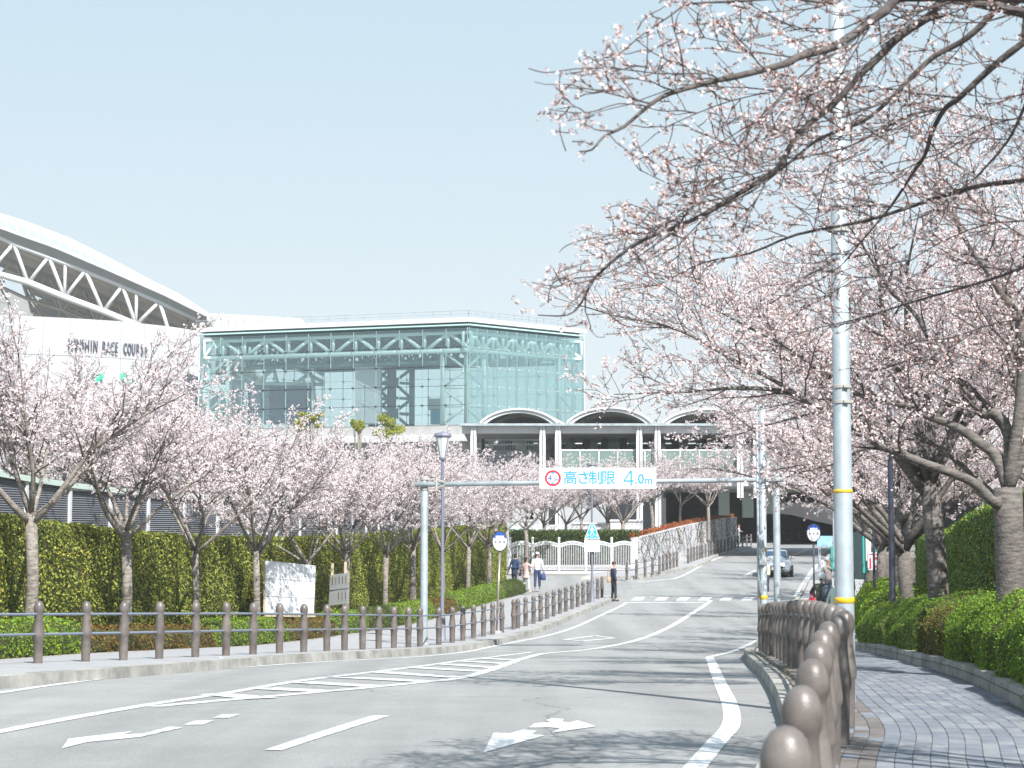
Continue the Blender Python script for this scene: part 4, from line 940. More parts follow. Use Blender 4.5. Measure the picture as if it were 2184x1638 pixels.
L0([fk,(4.6,10.2,4.0)], [(2260,-60),(2176,0),(2130,15),(2091,56),(2049,90),(1993,120),(1944,164),(1895,215),(1837,261),(1749,295),(1680,350),(1600,410),(1520,450),(1450,520)], 10.6, 11.4, .07, .004, t0_=.3)
L0([fk,(4.6,10.6,3.6)], [(2250,40),(2184,90),(2115,144),(2047,208),(2015,232),(1988,281),(1973,330),(1944,374),(1900,440),(1850,500),(1800,560)], 11.0, 12.2, .075, .005, t0_=.3)
L0([], [(2015,232),(1944,244),(1883,276),(1798,317),(1700,339),(1600,385),(1480,430),(1400,490)], 11.5, 12.0, .022, .004, t0_=.08)
L0([fk], [(2260,350),(2184,383),(2091,396),(1990,425),(1850,470),(1700,500),(1600,540),(1500,560),(1420,600)], 11.5, 12.5, .05, .004, t0_=.3)
L0([fk], [(2260,540),(2184,570),(2100,600),(1960,640),(1830,680),(1740,700)], 11.5, 13.0, .04, .004, t0_=.3, ln=.5)
L0([fk], [(2270,120),(2200,200),(2150,300),(2080,380)], 11, 11.6, .05, .006, t0_=.3)
L0([], [(1827,166),(1740,185),(1650,195),(1560,215),(1490,240),(1440,262)], 10.2, 10.6, .011, .003, t0_=.08, ln=.45)
L0([], [(1895,215),(1800,250),(1700,270),(1620,300),(1540,340),(1500,352)], 11.0, 11.8, .012, .003, t0_=.08, ln=.45)
L0([], [(2047,208),(1960,200),(1880,190),(1800,210),(1720,240)], 11.3, 11.9, .013, .003, t0_=.08, ln=.45)
L0([], [(1970,-8),(1900,10),(1800,60),(1720,60),(1640,75),(1560,90),(1500,80)], 10, 10.4, .012, .003, t0_=.08, ln=.45)
L0([], [(2184,250),(2100,270),(2000,330),(1900,350),(1800,400),(1700,420)], 11.8, 12.8, .014, .003, t0_=.05, ln=.5)
L0([], [(2200,470),(2100,480),(2000,520),(1900,580),(1820,600),(1750,640)], 12.0, 13.0, .014, .003, t0_=.05, ln=.5)
L0([], [(2200,680),(2120,690),(2030,720),(1950,730),(1880,770)], 12.5, 13.5, .014, .003, t0_=.05, ln=.5)
OUT = spline([(-60,1400),(0,1385),(60,1290),(110,1240),(145,1135),(190,1190),(235,1170),(290,1235),(325,1262),(352,1390),(400,1380),(450,1262),(500,1215),(560,1190),(600,1140),(670,1130),(720,1300)])
def outline(c):      # the ragged left edge of the crown
    py = 1130-(c.z-CZ)/c.y*F*1.004; return px_of(c) > OUT(max(-60, min(720, py)))-10+38*mnoise.noise(Vector((c.z*5, c.y*2, 1.5)))
t0.cl = [c for c in t0.cl if c.y > 7.2 and outline(c)]; t0.tw = [w for w in t0.tw if outline(w[0][-1])]
t0.build(r0, bark='bark_dark', keep=.64, fl=1.8, size=.031, csize=.032, budfrac=.97, pal=NP, twig_side=4, twig_keep=.9)
# tree 1: the big trunk at the right edge
t1 = Tree(202, False, .9); Y1_ = 22.3; B1 = V3(x_at(2160, Y1_), Y1_, float(S(Y1_)))
r1 = thing('cherry_tree', 'big cherry tree with the thickest trunk at the right edge, long bough reaching left', 'cherry tree', (0,0,0), 0, 'flowering cherry trees')
tr1 = [B1-V3(0,0,.2), B1+V3(0,0,.1)]+tl([(2158,1230),(2152,1130),(2150,1040)], Y1_, Y1_)
t1.big.tube(tr1, [.27,.23,.195,.175,.17], 14); f1 = tuple(tr1[-1])
def L1(pts, Y0, Y1, ra, rb, dens=1.6, ln=.95, t0_=.12, lead=True):
    P = smoothp(([V3(*f1)] if lead else [])+tl(pts, Y0, Y1)); t1.limb(P, ra, rb, dens=dens, sides=9, ln=ln, t0=t0_)
L1([(2126,1075),(2083,1035),(2044,1014),(1973,989),(1921,968),(1876,950),(1821,916),(1770,880),(1700,842),(1640,805),(1560,766),(1476,716),(1400,690),(1320,675),(1250,655)], 22.2, 21.0, .076, .007, t0_=.25)
L1([(1700,842),(1640,830),(1560,828),(1480,835),(1400,838),(1310,841)], 21.6, 21.2, .035, .006, lead=False)
L1([(1640,805),(1590,770),(1530,740),(1500,700),(1460,640),(1400,600),(1340,560)], 21.5, 22.5, .022, .005, lead=False)
L1([(2126,975),(2092,946),(2059,922),(2025,904),(1979,888),(1937,867),(1845,846),(1760,800),(1680,740),(1600,700),(1500,650),(1420,640)], 22.5, 23.5, .085, .006, t0_=.3)
L1([(2150,920),(2120,880),(2096,885),(2048,825),(1997,766),(1977,714),(1949,667),(1900,620),(1850,540),(1800,470),(1750,430)], 22.5, 23.5, .075, .007, t0_=.25)
L1([(2172,900),(2180,780),(2171,679),(2136,627),(2100,570),(2068,528),(2029,448),(2010,380),(1990,300)], 22.3, 22.0, .085, .008, t0_=.25)
L1([(2150,940),(2100,860),(2030,790),(1940,740),(1850,700),(1780,640),(1700,590)], 22.6, 24.2, .05, .006, t0_=.2)
L1([(2175,860),(2150,760),(2160,640),(2120,520),(2090,420),(2060,300)], 22.8, 24.5, .06, .007, t0_=.2)
L1([(2130,1060),(2060,1000),(1980,940),(1900,900),(1820,870),(1740,850),(1640,870)], 23.0, 25.0, .05, .006, t0_=.3)
L1([(2190,950),(2215,850),(2240,740),(2230,640),(2200,520),(2180,440)], 22.3, 23.0, .08, .008, t0_=.25)
L1([(1876,950),(1830,962),(1790,985),(1740,1000),(1690,1010)], 22.0, 22.6, .03, .005, lead=False)
L1([(1997,766),(1930,770),(1860,790),(1800,770),(1700,760),(1620,700)], 23, 23.8, .03, .006, lead=False)
L1([(1850,540),(1780,560),(1700,600),(1640,650),(1560,660),(1480,600)], 23.3, 24.0, .02, .005, lead=False)
t1.build(r1, bark='bark_mid', keep=.7, fl=2.6, size=.037, csize=.045, budfrac=.75, pal=NP, twig_keep=.85)
# further right-hand row
def right_tree(seed, x, Y, H, fk_, rr, label, lean=(0,0), nl=7, limbs=(), dens=1.0, **kw):
    t, root = street_tree(seed, label, H, fk_, rr, nl, dens=dens, lean=lean)
    root.location = (x_at(x, Y), Y, float(S(Y))+.1)
    for pts, Y0, Y1, ra, rb in limbs:
        P = smoothp([V3(lean[0],lean[1],fk_-.1)]+[p-root.location for p in tl(pts, Y0, Y1)]); t.limb(P, ra, rb, dens=dens, sides=8)
    t.build(root, **kw); return root
KW = dict(keep=.72, fl=4, size=.046, csize=.06, budfrac=.55, pal=NP, twig_keep=.75, twr=1.1, bark='bark_mid')
ra_ = right_tree(303, 1998, 31, 7.2, 2.9, .19, 'cherry tree with a mossy knotted trunk, second from the right edge', limbs=[([(1990,1000),(1940,960),(1860,900),(1760,880),(1660,900),(1560,930)],31,31,.07,.007)], nl=7, **KW)
rb_ = right_tree(404, 1932, 43, 7.4, 2.3, .19, 'cherry tree with a pale bare trunk behind the dark lamp posts', limbs=[([(1888,1099),(1850,1062),(1815,1038),(1750,990),(1680,960),(1600,950)],43,43,.085,.007)], nl=7, **KW)
rt = [(1912,52,1.05,'cherry tree of the right row whose trunk shows left of the pale trunk'),(1872,66,1.1,'cherry tree of the right row above the teal gate'),(1850,80,1.15,'cherry tree beyond the teal gate on the right side'),(1835,96,1.2,'distant cherry tree right of the underpass mouth'),(1800,112,1.15,'most distant cherry tree of the right row, above the underpass mouth')]
for k, (x, Y, s_, l) in enumerate(rt): copy_tree((ra_, rb_)[k % 2], (x_at(x, Y), Y, float(S(Y))), 1.3+k*1.9, (s_,)*3, l, 'flowering cherry trees')
for k, (x, Y, s_, l) in enumerate([(2090,40,1.05,'cherry tree behind the clipped hedge at the right edge'),(2010,56,1.0,'cherry tree behind the right hedge, farther back'),(2210,30,1.0,'cherry tree behind the hedge just outside the right edge')]):
    copy_tree((ra_, rb_)[(k+1) % 2], (x_at(x, Y)+(2.5 if k == 0 else 2), Y, float(S(Y))), 2.3+k*2.2, (s_,)*3, l, 'flowering cherry trees')
# ---------------------------------------------------------------- clipped hedges
def hedge(fx, off0, off1, y0, y1, H, label, leafm, core, per, size, cols, name='hedge', cat='hedge', top_round=0.0, zoff=0.0, H1=None, jit=.05, group=None, bothends=True, wts=None):
    """a clipped body between two offsets of a curve, dressed in leaves"""
    root = thing(name, label, cat, (0,0,0), 0, group)
    ys_ = ar(y0, y1, .35); n = len(ys_); m = MB(); prof = [(0,0),(0,.55),(.0+top_round*.15,.88),(top_round*.45,1),(1-top_round*.45,1),(1-top_round*.15,.88),(1,.55),(1,0)]
    if top_round == 0: prof = [(0,0),(0,.5),(0,1),(.5,1),(1,1),(1,.5),(1,0)]
    for i, Y in enumerate(ys_):
        e = 1.0
        if top_round > 0: e = min(1, math.sqrt(max(.02, 1-(1-min(1,(Y-y0)/.45))**2)), math.sqrt(max(.02, 1-(1-min(1,(y1-Y)/.45))**2)))
        h = H if H1 is None else H+(H1-H)*(Y-y0)/(y1-y0); h = h*(.55+.45*e)
        for a, z in prof:
            a2 = .5+(a-.5)*(.75+.25*e); p = cpt(fx, Y, off0+(off1-off0)*a2); nz = mnoise.noise(Vector((p.x*1.3, p.y*1.3, z*3)))*jit
            m.v.append((p.x+nz, p.y+nz, float(S(p.y))+zoff+z*h+nz))
    k = len(prof)
    for i in range(n-1):
        for j in range(k-1): a = i*k+j; m.f.append((a, a+1, a+1+k, a+k))
    m.f.append(tuple(range(k))); m.f.append(tuple((n-1)*k+j for j in reversed(range(k))))
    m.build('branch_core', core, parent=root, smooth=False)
    Vv = np.array(m.v); tri = []
    for f in m.f:
        for q in range(1, len(f)-1): tri.append((f[0], f[q], f[q+1]))
    tri = np.array(tri); A_, B_, C_ = Vv[tri[:,0]], Vv[tri[:,1]], Vv[tri[:,2]]; cr = np.cross(B_-A_, C_-A_); ar_ = np.linalg.norm(cr, axis=1)/2
    cen = Vv.mean(0); N = int(ar_.sum()*per); ii = rng.choice(len(tri), N, p=ar_/ar_.sum()); u = rng.random((N,1)); v = rng.random((N,1)); fl_ = (u+v) > 1; u = np.where(fl_, 1-u, u); v = np.where(fl_, 1-v, v)
    Pp = A_[ii]+(B_-A_)[ii]*u+(C_-A_)[ii]*v; nn = cr[ii]/(np.linalg.norm(cr[ii], axis=1, keepdims=True)+1e-9)
    tc_ = (A_+B_+C_)/3; md = np.array([tuple(cpt(fx, float(c[1]), (off0+off1)/2)) for c in tc_]); md[:,2] = [float(S(float(c[1])))+H*.5 for c in tc_]
    sg = np.sign((cr*(tc_-md)).sum(1)); sg = np.where(sg == 0, 1, sg); nn = nn*sg[ii][:,None]
    Pp = Pp+nn*(rng.uniform(-.01, .07, (N,1))*(size/.06)+(rng.random((N,1)) < .06)*rng.exponential(.05, (N,1)))
    # patches of older leaves
    pat = np.array([mnoise.noise(Vector((p[0]*.9, p[1]*.9, p[2]*1.6))) for p in Pp[::7]]).repeat(7)[:N]
    if len(pat) < N: pat = np.pad(pat, (0, N-len(pat)))
    tn = tints(N, cols, wts, .3)*(1+.35*pat[:,None])
    V_, F_, T_ = leaves(Pp, size, np.clip(tn, .05, 3), nn, .6, .9); npmesh('foliage', V_, F_, leafm, root, T_, 'stuff')
    return root
HC = [(1,1,1),(1.2,1.1,.8),(.8,.9,.8),(.6,.75,.6),(1.3,1.2,.9),(1.25,.95,.9)]
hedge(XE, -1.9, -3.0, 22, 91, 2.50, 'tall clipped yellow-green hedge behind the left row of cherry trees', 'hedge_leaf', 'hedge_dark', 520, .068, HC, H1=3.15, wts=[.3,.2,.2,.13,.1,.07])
RH = [(.55,1,1),(.75,1.0,.8),(.35,.6,.8),(1.1,1.1,.8)]
hedge(XP, 2.6, 3.9, 15, 84, 2.95, 'tall dark green clipped hedge behind the right row of cherry trees', 'hedge_leaf', 'hedge_dark', 330, .07, RH)
GA = [(1,1,1),(1.25,1.1,.8),(.6,.8,1),(1.5,1.25,.7)]; BR = [(1,1,1),(1.3,.9,.8),(.6,.8,.6),(.7,.5,.5)]
def leftY(x): return curve_Y(XE, x, -.45, 24, 95).y
seg = [(-60,146,'g','bright green azalea at the far left below the fence'),(146,300,'b','brown-leaved low azalea, leftmost of the brown ones'),(300,425,'b','brown and green low azalea in front of the third tree from the left'),(425,508,'g','small bright azalea just left of the white notice board'),(508,590,'g','bright green azalea below the left side of the white notice board'),(590,692,'b','brown low azalea below the white notice board'),(692,760,'g','green azalea below the poster board'),(760,832,'o','olive azalea right of the poster board'),(832,905,'g','bright green azalea left of the height-limit frame leg'),(905,955,'b','brownish azalea right of the frame leg'),(955,1010,'g','light green azalea left of the bus stop pole'),(1010,1060,'g','light green azalea behind the bus stop pole'),(1060,1105,'o','round dark green azalea at the end of the left row')]
for a, b, k_, l in seg:
    ya, yb = leftY(a), leftY(b)
    hedge(XE, -.08, -1.0, ya, yb, .62 if k_ != 'b' else .48, l, {'g':'azalea_leaf','b':'brown_leaf','o':'green_leaf'}[k_], 'hedge_dark', 650, .055, {'g':GA,'b':BR,'o':GA}[k_], 'azalea', 'shrub', .8, 0, None, .06, 'clipped azaleas along the left pavement')
rs = [(14.5,20.2,.92,'g','bright green azalea bank nearest on the right, beside the kerb'),(20.3,25.6,.90,'g','bright green azalea bank under the big trunk'),(25.7,29.0,.78,'b','low brownish azalea between two green ones on the right'),(29.2,34.5,.88,'g','green azalea beyond the brownish one on the right'),(34.8,41,.85,'g','green azalea at the walkway bend on the right')]
for a, b, h, k_, l in rs:
    hedge(XP, .14, 1.9, a, b, h, l, {'g':'azalea_leaf','b':'brown_leaf'}[k_], 'hedge_dark', 2300 if a < 25 else 1500, .032, [(1,1,1),(1.15,1.1,.9),(.65,.8,1),(1.3,1.2,.8)] if k_ == 'g' else [(.7,1.1,.6),(1,1,1),(.5,.7,.5)], 'azalea', 'shrub', .85, .12, None, .24, 'azalea banks along the right walkway')
for a, b, h, l in [(46,50,1.25,'round light green shrub below the teal gate, nearest of three'),(51,56,1.35,'round light green shrub below the teal gate, middle of three'),(57,63,1.4,'round light green shrub below the teal gate, farthest of three')]:
    hedge(XP, .3, 2.4, a, b, h, l, 'azalea_leaf', 'hedge_dark', 500, .07, GA, 'shrub', 'shrub', .9, .05, None, .12, 'round shrubs before the teal gate')
# greenery: evergreen tops behind the trees, shrubs behind the white fence
def leafy(x, y, Y, rw, rh, label, m_, n, size, stem=True, cols=None, name='evergreen_tree', cat='tree'):
    c = at(x, y, Y); root = thing(name, label, cat, (c.x, c.y, float(S(Y)))); hgt = c.z-float(S(Y))
    tm = MB(); tm.tube([V3(0,0,-.1), V3(.05,0,hgt*.5), V3(0,0,hgt)], [.12,.09,.05], 7)
    Pp = []
    for k in range(9):
        a = random.uniform(0,6.28); q = V3(math.cos(a)*rw*random.uniform(.2,.8), math.sin(a)*rw*.6*random.uniform(.2,.8), hgt+random.uniform(-.7,.8)*rh); tm.tube([V3(0,0,hgt*.6), V3(0,0,hgt*.6).lerp(q,.6)+V3(0,0,-.1), q], [.04,.03,.015], 5)
        u = rand_unit(n//9)*rng.random((n//9,1))**.4; Pp.append(np.array(tuple(q))+u*np.array([rw*.42, rw*.42, rh*.38]))
    tm.build('trunk', 'bark', parent=root, smooth=True); Pp = np.concatenate(Pp); V_, F_, T_ = leaves(Pp, size, tints(len(Pp), cols or GA, jit=.3), aspect=.55); npmesh('crown', V_, F_, m_, root, T_, 'stuff')
for x, y, rw, rh, l in [(835,908,1.0,.75,'yellow-green evergreen showing above the blossoms left of the glass hall corner'),(765,912,.5,.5,'small evergreen tip above the blossoms below the lift tower'),(668,896,.9,.45,'evergreen tip above the blossoms below the inner lattice column'),(640,905,.6,.5,'dull green evergreen tip above the blossoms below the hoarding')]:
    leafy(x, y, 112, rw, rh, l, 'hedge_leaf', 2200, .12)
gf = thing('shrub_bank', 'mixed green shrubs seen through the white ornamental fence', 'shrubs', (0,0,0)); n = 16000; xx = rng.uniform(1086,1362,n); Pp = np.empty((n,3)); Yb = 104.6+rng.uniform(0,1.2,n); Pp[:,0] = (xx-CX)/F*Yb; Pp[:,1] = Yb; Pp[:,2] = float(S(104))+.5+rng.random(n)**.8*1.75
V_, F_, T_ = leaves(Pp, .11, tints(n, [(1,1,1),(.5,.6,.7),(1.8,1.6,1.4),(.3,.35,.3)], jit=.4)); npmesh('foliage', V_, F_, 'green_leaf', gf, T_, 'stuff')
m = MB(); m.box((x_at(1224,106), 106.3, float(S(104))+1.2), (7.3, .5, 1.9)); m.build('branch_core', 'hedge_dark', parent=gf)
# ---------------------------------------------------------------- walls and fences beyond the hedge
XW = lambda y: XE(y)-4.6*math.sqrt(1+((XE(y+.1)-XE(y-.1))/.2)**2)
lf = thing('louvre_fence', 'tall grey louvred fence with white posts rising behind the clipped hedge', 'fence', (0,0,0))
Yk = 26.0; k = 0
while Yk < 92:
    Yn = Yk+2.6; a = V3(XW(Yk), Yk, 0); b = V3(XW(Yn), Yn, 0); za, zb = float(S(Yk))+3.75+(Yk-26)*.008, float(S(Yn))+3.75+(Yn-26)*.008; mid = (a+b)/2; d = (b-a); L = d.length; ang = math.atan2(d.y, d.x)
    m = MB(); nsl = 48; h0 = float(S(Yk))+1.2
    for j in range(nsl): z = h0+(za-h0)*(j+.5)/nsl; m.box((0, 0, z), (L-.16, .03, (za-h0)/nsl*.72), Matrix.Rotation(.5, 3, 'X'))
    m.box((0,.05,(h0+za)/2), (L-.16,.02,za-h0-.05)); o = m.build('louvre_panel', 'louvre', parent=lf, loc=(mid.x, mid.y, 0)); o.rotation_euler = (0,0,ang)
    m = MB(); m.box((0,0,(za-h0)/2), (.13,.13,za-h0+.05)); o = m.build('post', 'white_paint', parent=lf, loc=(a.x, a.y, h0)); o.rotation_euler = (0,0,ang)
    m = MB(); m.box((0,0,0), (L+.02,.22,.14)); o = m.build('coping', 'pale_green', parent=lf, loc=(mid.x, mid.y, (za+zb)/2+.12)); o.rotation_euler = (0,-math.atan2(zb-za, L),ang)
    Yk = Yn
lowb = thing('low_building', 'long pale low building with green-tinted roof edge behind the louvre fence', 'building', (0,0,0))
m = MB(); a = at(-200, 1000, 64); b = at(1090, 1030, 112); h = V3(0,0,0)
za_, zb_ = at(0, 1012, 64).z, at(1050, 1052, 112).z
m.hexa([V3(a.x,64,.4), V3(b.x,112,.4), V3(b.x-4,118,.4), V3(a.x-4,70,.4), V3(a.x,64,za_), V3(b.x,112,zb_), V3(b.x-4,118,zb_), V3(a.x-4,70,za_)]); m.build('wall', 'white_wall', parent=lowb)
m = MB(); e = V3(.3,-.35,0); m.hexa([V3(a.x,64,za_)+e, V3(b.x,112,zb_)+e, V3(b.x-4,118,zb_+.0), V3(a.x-4,70,za_), V3(a.x,64,za_+.35)+e, V3(b.x,112,zb_+.35)+e, V3(b.x-4,118,zb_+.6), V3(a.x-4,70,za_+.6)]); m.build('roof', 'pale_green', parent=lowb)
for k in range(16):
    t = (k+.5)/16; p = V3(a.x,64,0).lerp(V3(b.x,112,0), t); z = za_+(zb_-za_)*t; m = MB(); m.box((0,0,0), (1.6,.08,.9)); o = m.build('window', 'car_glass', parent=lowb, loc=(p.x+.03, p.y-.05, z-1.2)); o.rotation_euler = (0,0,math.atan2(48, b.x-a.x))
# ornamental white fence on its low wall
of = thing('ornamental_fence', 'white ornamental fence of five arched panels on a low concrete wall', 'fence', (0,0,0)); YF = 103.2
pxs = [1088,1136,1192,1249,1304,1357]; zb = at(1200, 1215, YF).z; zt = at(1200, 1154, YF).z
for a, b in zip(pxs[:-1], pxs[1:]):
    xa, xb = x_at(a, YF), x_at(b, YF); w = xb-xa; m = MB(); n = 15
    f = lambda t: zt-.16+.15*math.sin(PI*t)
    for k in range(1, n): t = k/n; m.box((xa+w*t, YF, (zb+.18+f(t))/2), (.026,.03,f(t)-zb-.18))
    for z in (zb+.03, zb+.2): m.box((xa+w/2, YF, z), (w-.14,.05,.05))
    for k in range(12):
        for dz in (0,-.16): A = V3(xa+.07+(w-.14)*k/12, YF, f(k/12)+dz); B = V3(xa+.07+(w-.14)*(k+1)/12, YF, f((k+1)/12)+dz); m.bar(A, B, .05)
    for k in range(18): m.ball((xa+.12+(w-.24)*k/17, YF, f((k+.5)/18)-.08), .035, 6, 4); m.ball((xa+.12+(w-.24)*k/17, YF, zb+.115), .03, 6, 4)
    m.build('arched_panel', 'white_paint', parent=of)
for a in pxs:
    m = MB(); x = x_at(a, YF); m.box((x, YF, (zb-.1+zt+.1)/2), (.12,.12,zt-zb+.2)); m.ball((x, YF, zt+.15), .08, 8, 6); m.build('post', 'white_paint', parent=of)
m = MB(); m.box(((x_at(1040,YF)+x_at(1366,YF))/2, YF, (zb-.06+float(S(100))-.4)/2), (x_at(1366,YF)-x_at(1040,YF), .3, zb-.06-float(S(100))+.4)); m.build('low_wall', 'white_wall', parent=of)
# white building blocks beyond it
for x0, x1, y0, y1, Y, l, mm in [(1075,1137,1112,1215,122,'pale green site wall behind the ornamental fence, left end','pale_green'),(1218,1300,1118,1215,124,'white boundary wall behind the blue crossing sign','white_wall'),(1300,1372,1112,1215,122,'white boundary wall behind the right end of the ornamental fence','white_wall')]:
    t = thing('boundary_wall', l, 'wall', (0,0,0)); a, b = at(x0, y0, Y), at(x1, y1, Y); m = MB(); m.box(((a.x+b.x)/2, Y, (a.z+1.0)/2), (b.x-a.x-.1, .3, a.z-1.0)); m.build('wall_body', mm, parent=t); m = MB(); m.box(((a.x+b.x)/2, Y, a.z+.06), (b.x-a.x, .45, .12)); m.build('coping', 'white_paint', parent=t)
t = thing('slatted_screen', 'white vertical slatted screen between the boundary walls', 'screen', (0,0,0)); m = MB()
for k in range(24): m.box((x_at(1137,121)+k*.105, 121, (at(0,1122,121).z+1)/2), (.06,.06,at(0,1122,121).z-1))
m.box((x_at(1137,121)+1.2, 121, at(0,1121,121).z), (2.6,.1,.1)); m.build('slats', 'white_paint', parent=t)
# vine-covered wall with red-leaved top
vw = thing('vine_wall', 'white retaining wall with red and green creepers and red-leaved shrubs along its top', 'wall', (0,0,0))
vb = [(1358,1214,104.2),(1400,1208,110),(1450,1196,117),(1500,1179,128),(1545,1160,142),(1571,1150,150)]; vt = [(1358,1147),(1400,1137),(1450,1124),(1500,1113),(1545,1105),(1566,1103)]
Vp = []
for i in range(len(vb)-1):
    A, B = at(vb[i][0], vb[i][1], vb[i][2]), at(vb[i+1][0], vb[i+1][1], vb[i+1][2]); C_, D_ = at(vb[i+1][0], vt[i+1][1], vb[i+1][2]), at(vb[i][0], vt[i][1], vb[i][2]); A.z -= 1.2; B.z -= 1.2
    n = V3(-(B-A).y, (B-A).x, 0).normalized()*.35; ns = max(1, int((B-A).length/3)); 
    for k in range(ns):
        a, b, c, d = A.lerp(B, k/ns), A.lerp(B, (k+1)/ns), D_.lerp(C_, (k+1)/ns), D_.lerp(C_, k/ns); g_ = (b-a).normalized()*.015; m = MB(); m.hexa([a+g_, b-g_, b-g_+n, a+g_+n, d+g_, c-g_, c-g_+n, d+g_+n]); m.build('wall_panel', 'white_wall', parent=vw)
    Vp.append((A, B, C_, D_, n))
def onwall(n, dens_f):
    out = []; 
    while len(out) < n:
        i = rng.integers(len(Vp)); A, B, C_, D_, nn = Vp[i]; u, v = rng.random(2); x = (i+u)/len(Vp)
        if rng.random() > dens_f(x, v): continue
        p = A.lerp(B, u).lerp(D_.lerp(C_, u), v)-nn.normalized()*rng.uniform(.02,.10); out.append(tuple(p))
    return np.array(out)
P_ = onwall(1700, lambda x, v: (.03+.9*max(0, mnoise.noise(Vector((x*16, v*2.2, 3))))**1.5)*(.15+x)); V_, F_, T_ = leaves(P_, .10, tints(len(P_), [(1,1,1),(.6,1.5,2),(.8,.8,.8),(.35,.9,1)], jit=.3)); npmesh('creeper_leaves', V_, F_, 'red_leaf', vw, T_, 'stuff')
P_ = onwall(1500, lambda x, v: (.04+.9*max(0, mnoise.noise(Vector((x*20, v*2, 9)))))*(.3+.7*v)); V_, F_, T_ = leaves(P_, .09, tints(len(P_), [(1,1,1),(1.6,1.3,2),(.5,.5,.6)], jit=.3)); npmesh('creeper_leaves', V_, F_, 'green_leaf', vw, T_, 'stuff')
m = MB()
for k in range(70):
    i = k % len(Vp); A, B, C_, D_, nn = Vp[i]; u = random.random(); p = D_.lerp(C_, u)-nn.normalized()*.03; pts = [p]; q = p.copy()
    for j in range(6): q = q+V3(random.uniform(-.2,.2), 0, -random.uniform(.15,.35)); q.y = p.y+(q.x-p.x)*((B.y-A.y)/(B.x-A.x)); pts.append(q.copy())
    m.tube(pts, .012, 3)
m.build('creeper_stems', 'brown_leaf', parent=vw)
Pt = []
for (A, B, C_, D_, nn) in Vp:
    n_ = 1000; u = rng.random(n_); 
    for q in u: p = D_.lerp(C_, float(q)); Pt.append((p.x+rng.uniform(-.15,.15)+nn.x, p.y+rng.uniform(-.3,.5)+nn.y*.5, p.z+rng.uniform(-.05,.30)*(.4+.6*abs(math.sin(q*9+p.x)))))
Pt = np.array(Pt); V_, F_, T_ = leaves(Pt, .12, tints(len(Pt), [(1,1,1),(1.2,2.2,.8),(.7,.8,1),(.5,2.5,1)], [.5,.2,.2,.1])); npmesh('top_shrubs', V_, F_, 'red_leaf', vw, T_, 'stuff')
# ---------------------------------------------------------------- height-limit frame
hf = thing('sign_gantry', 'grey steel portal across the road carrying the white height limit sign', 'gantry', (0,0,0))
lp = gpt(904, 1375, 0.0); YG = lp.y; rp = V3(x_at(1655, YG+1.5), YG+1.5, 0); rp.z = float(S(rp.y))
for p, ty in ((lp, 1018), (rp, 1007)):
    zt_ = at(900, ty, p.y).z; m = MB(); m.lathe([(-.1,.098),(0,.098),(zt_-p.z-.02,.094),(zt_-p.z,.085),(zt_-p.z+.01,.001)], (0,0,0), 16); m.build('upright', 'galv', parent=hf, smooth=True, loc=p)
    m = MB(); m.lathe([(0,.16),(.03,.16),(.035,.1)], (0,0,0), 14); m.build('base_plate', 'galv', parent=hf, loc=p+V3(0,0,.003))
bl = at(885, 1034, YG); br = at(1674, 1023, YG+1.5); m = MB(); m.tube([bl+V3(0,-.16,0), br+V3(0,-.16,0)], .062, 12); m.build('crossbar', 'galv', parent=hf, smooth=True)
M['rust_band'] = mat('clamp_steel', (.38,.36,.33), .5)
for p, x in ((lp, 935), (rp, 1634)):
    z = at(x, 1032 if x < 1000 else 1024, YG).z; m = MB(); s_ = 1 if x < 1000 else -1
    for dz in (.11,-.11): m.tube([V3(p.x, p.y-.08, z+dz), V3(p.x+s_*.30, p.y-.12, z+dz), V3(p.x+s_*.52, p.y-.16, z+dz*.4)], .022, 6)
    m.box((p.x+s_*.32, p.y-.14, z), (.05,.05,.34)); m.lathe([(-.16,.11),(-.10,.11)], (p.x, p.y, z), 14); m.lathe([(.10,.11),(.16,.11)], (p.x, p.y, z), 14); m.build('bracket', 'rust_band', parent=hf)
sg = thing('height_limit_sign', 'long white sign with red ring and blue letters reading height limit 4.0 m', 'sign', (0,0,0))
a, b = at(1150, 1043, YG+.35), at(1396, 999, YG+.35); sw, sh = b.x-a.x, b.z-a.z; ys_ = YG+.1-.16; cx_, cz_ = (a.x+b.x)/2, (a.z+b.z)/2; ys_ = YG-.14
m = MB(); m.box((cx_, ys_, cz_), (sw, .04, sh)); m.build('sign_board', 'sign_white', parent=sg)
m = MB(); m.box((cx_, ys_+.04, cz_+sh*.28), (sw*.98,.03,.04)); m.box((cx_, ys_+.04, cz_-sh*.28), (sw*.98,.03,.04)); m.build('back_rail', 'galv', parent=sg)
fy = ys_-.024; sp = lambda fx: cx_-sw/2+sw*fx
ring = MB(); rx, R1_, R0_ = sp(.115), sh*.385, sh*.29; n = 32
for k in range(n):
    a0, a1 = 2*PI*k/n, 2*PI*(k+1)/n; ring.poly([(rx+R0_*math.cos(a0), fy, cz_+R0_*math.sin(a0)), (rx+R1_*math.cos(a0), fy, cz_+R1_*math.sin(a0)), (rx+R1_*math.cos(a1), fy, cz_+R1_*math.sin(a1)), (rx+R0_*math.cos(a1), fy, cz_+R0_*math.sin(a1))])
ring.build('red_ring', 'sign_red', parent=sg)
m = MB()
for s_ in (1,-1): m.poly([(rx-.07, fy, cz_+s_*sh*.28), (rx+.07, fy, cz_+s_*sh*.28), (rx, fy, cz_+s_*sh*.20)])
m.build('arrow_marks', 'sign_blue', parent=sg)
Rx = (PI/2, 0, 0)
text_mesh('numerals', '4', sh*.40, 'sign_navy', sg, (rx-.075, fy, cz_), Rx, .002); text_mesh('numerals', '.0m', sh*.24, 'sign_navy', sg, (rx+.075, fy, cz_-.03), Rx, .002, .8)
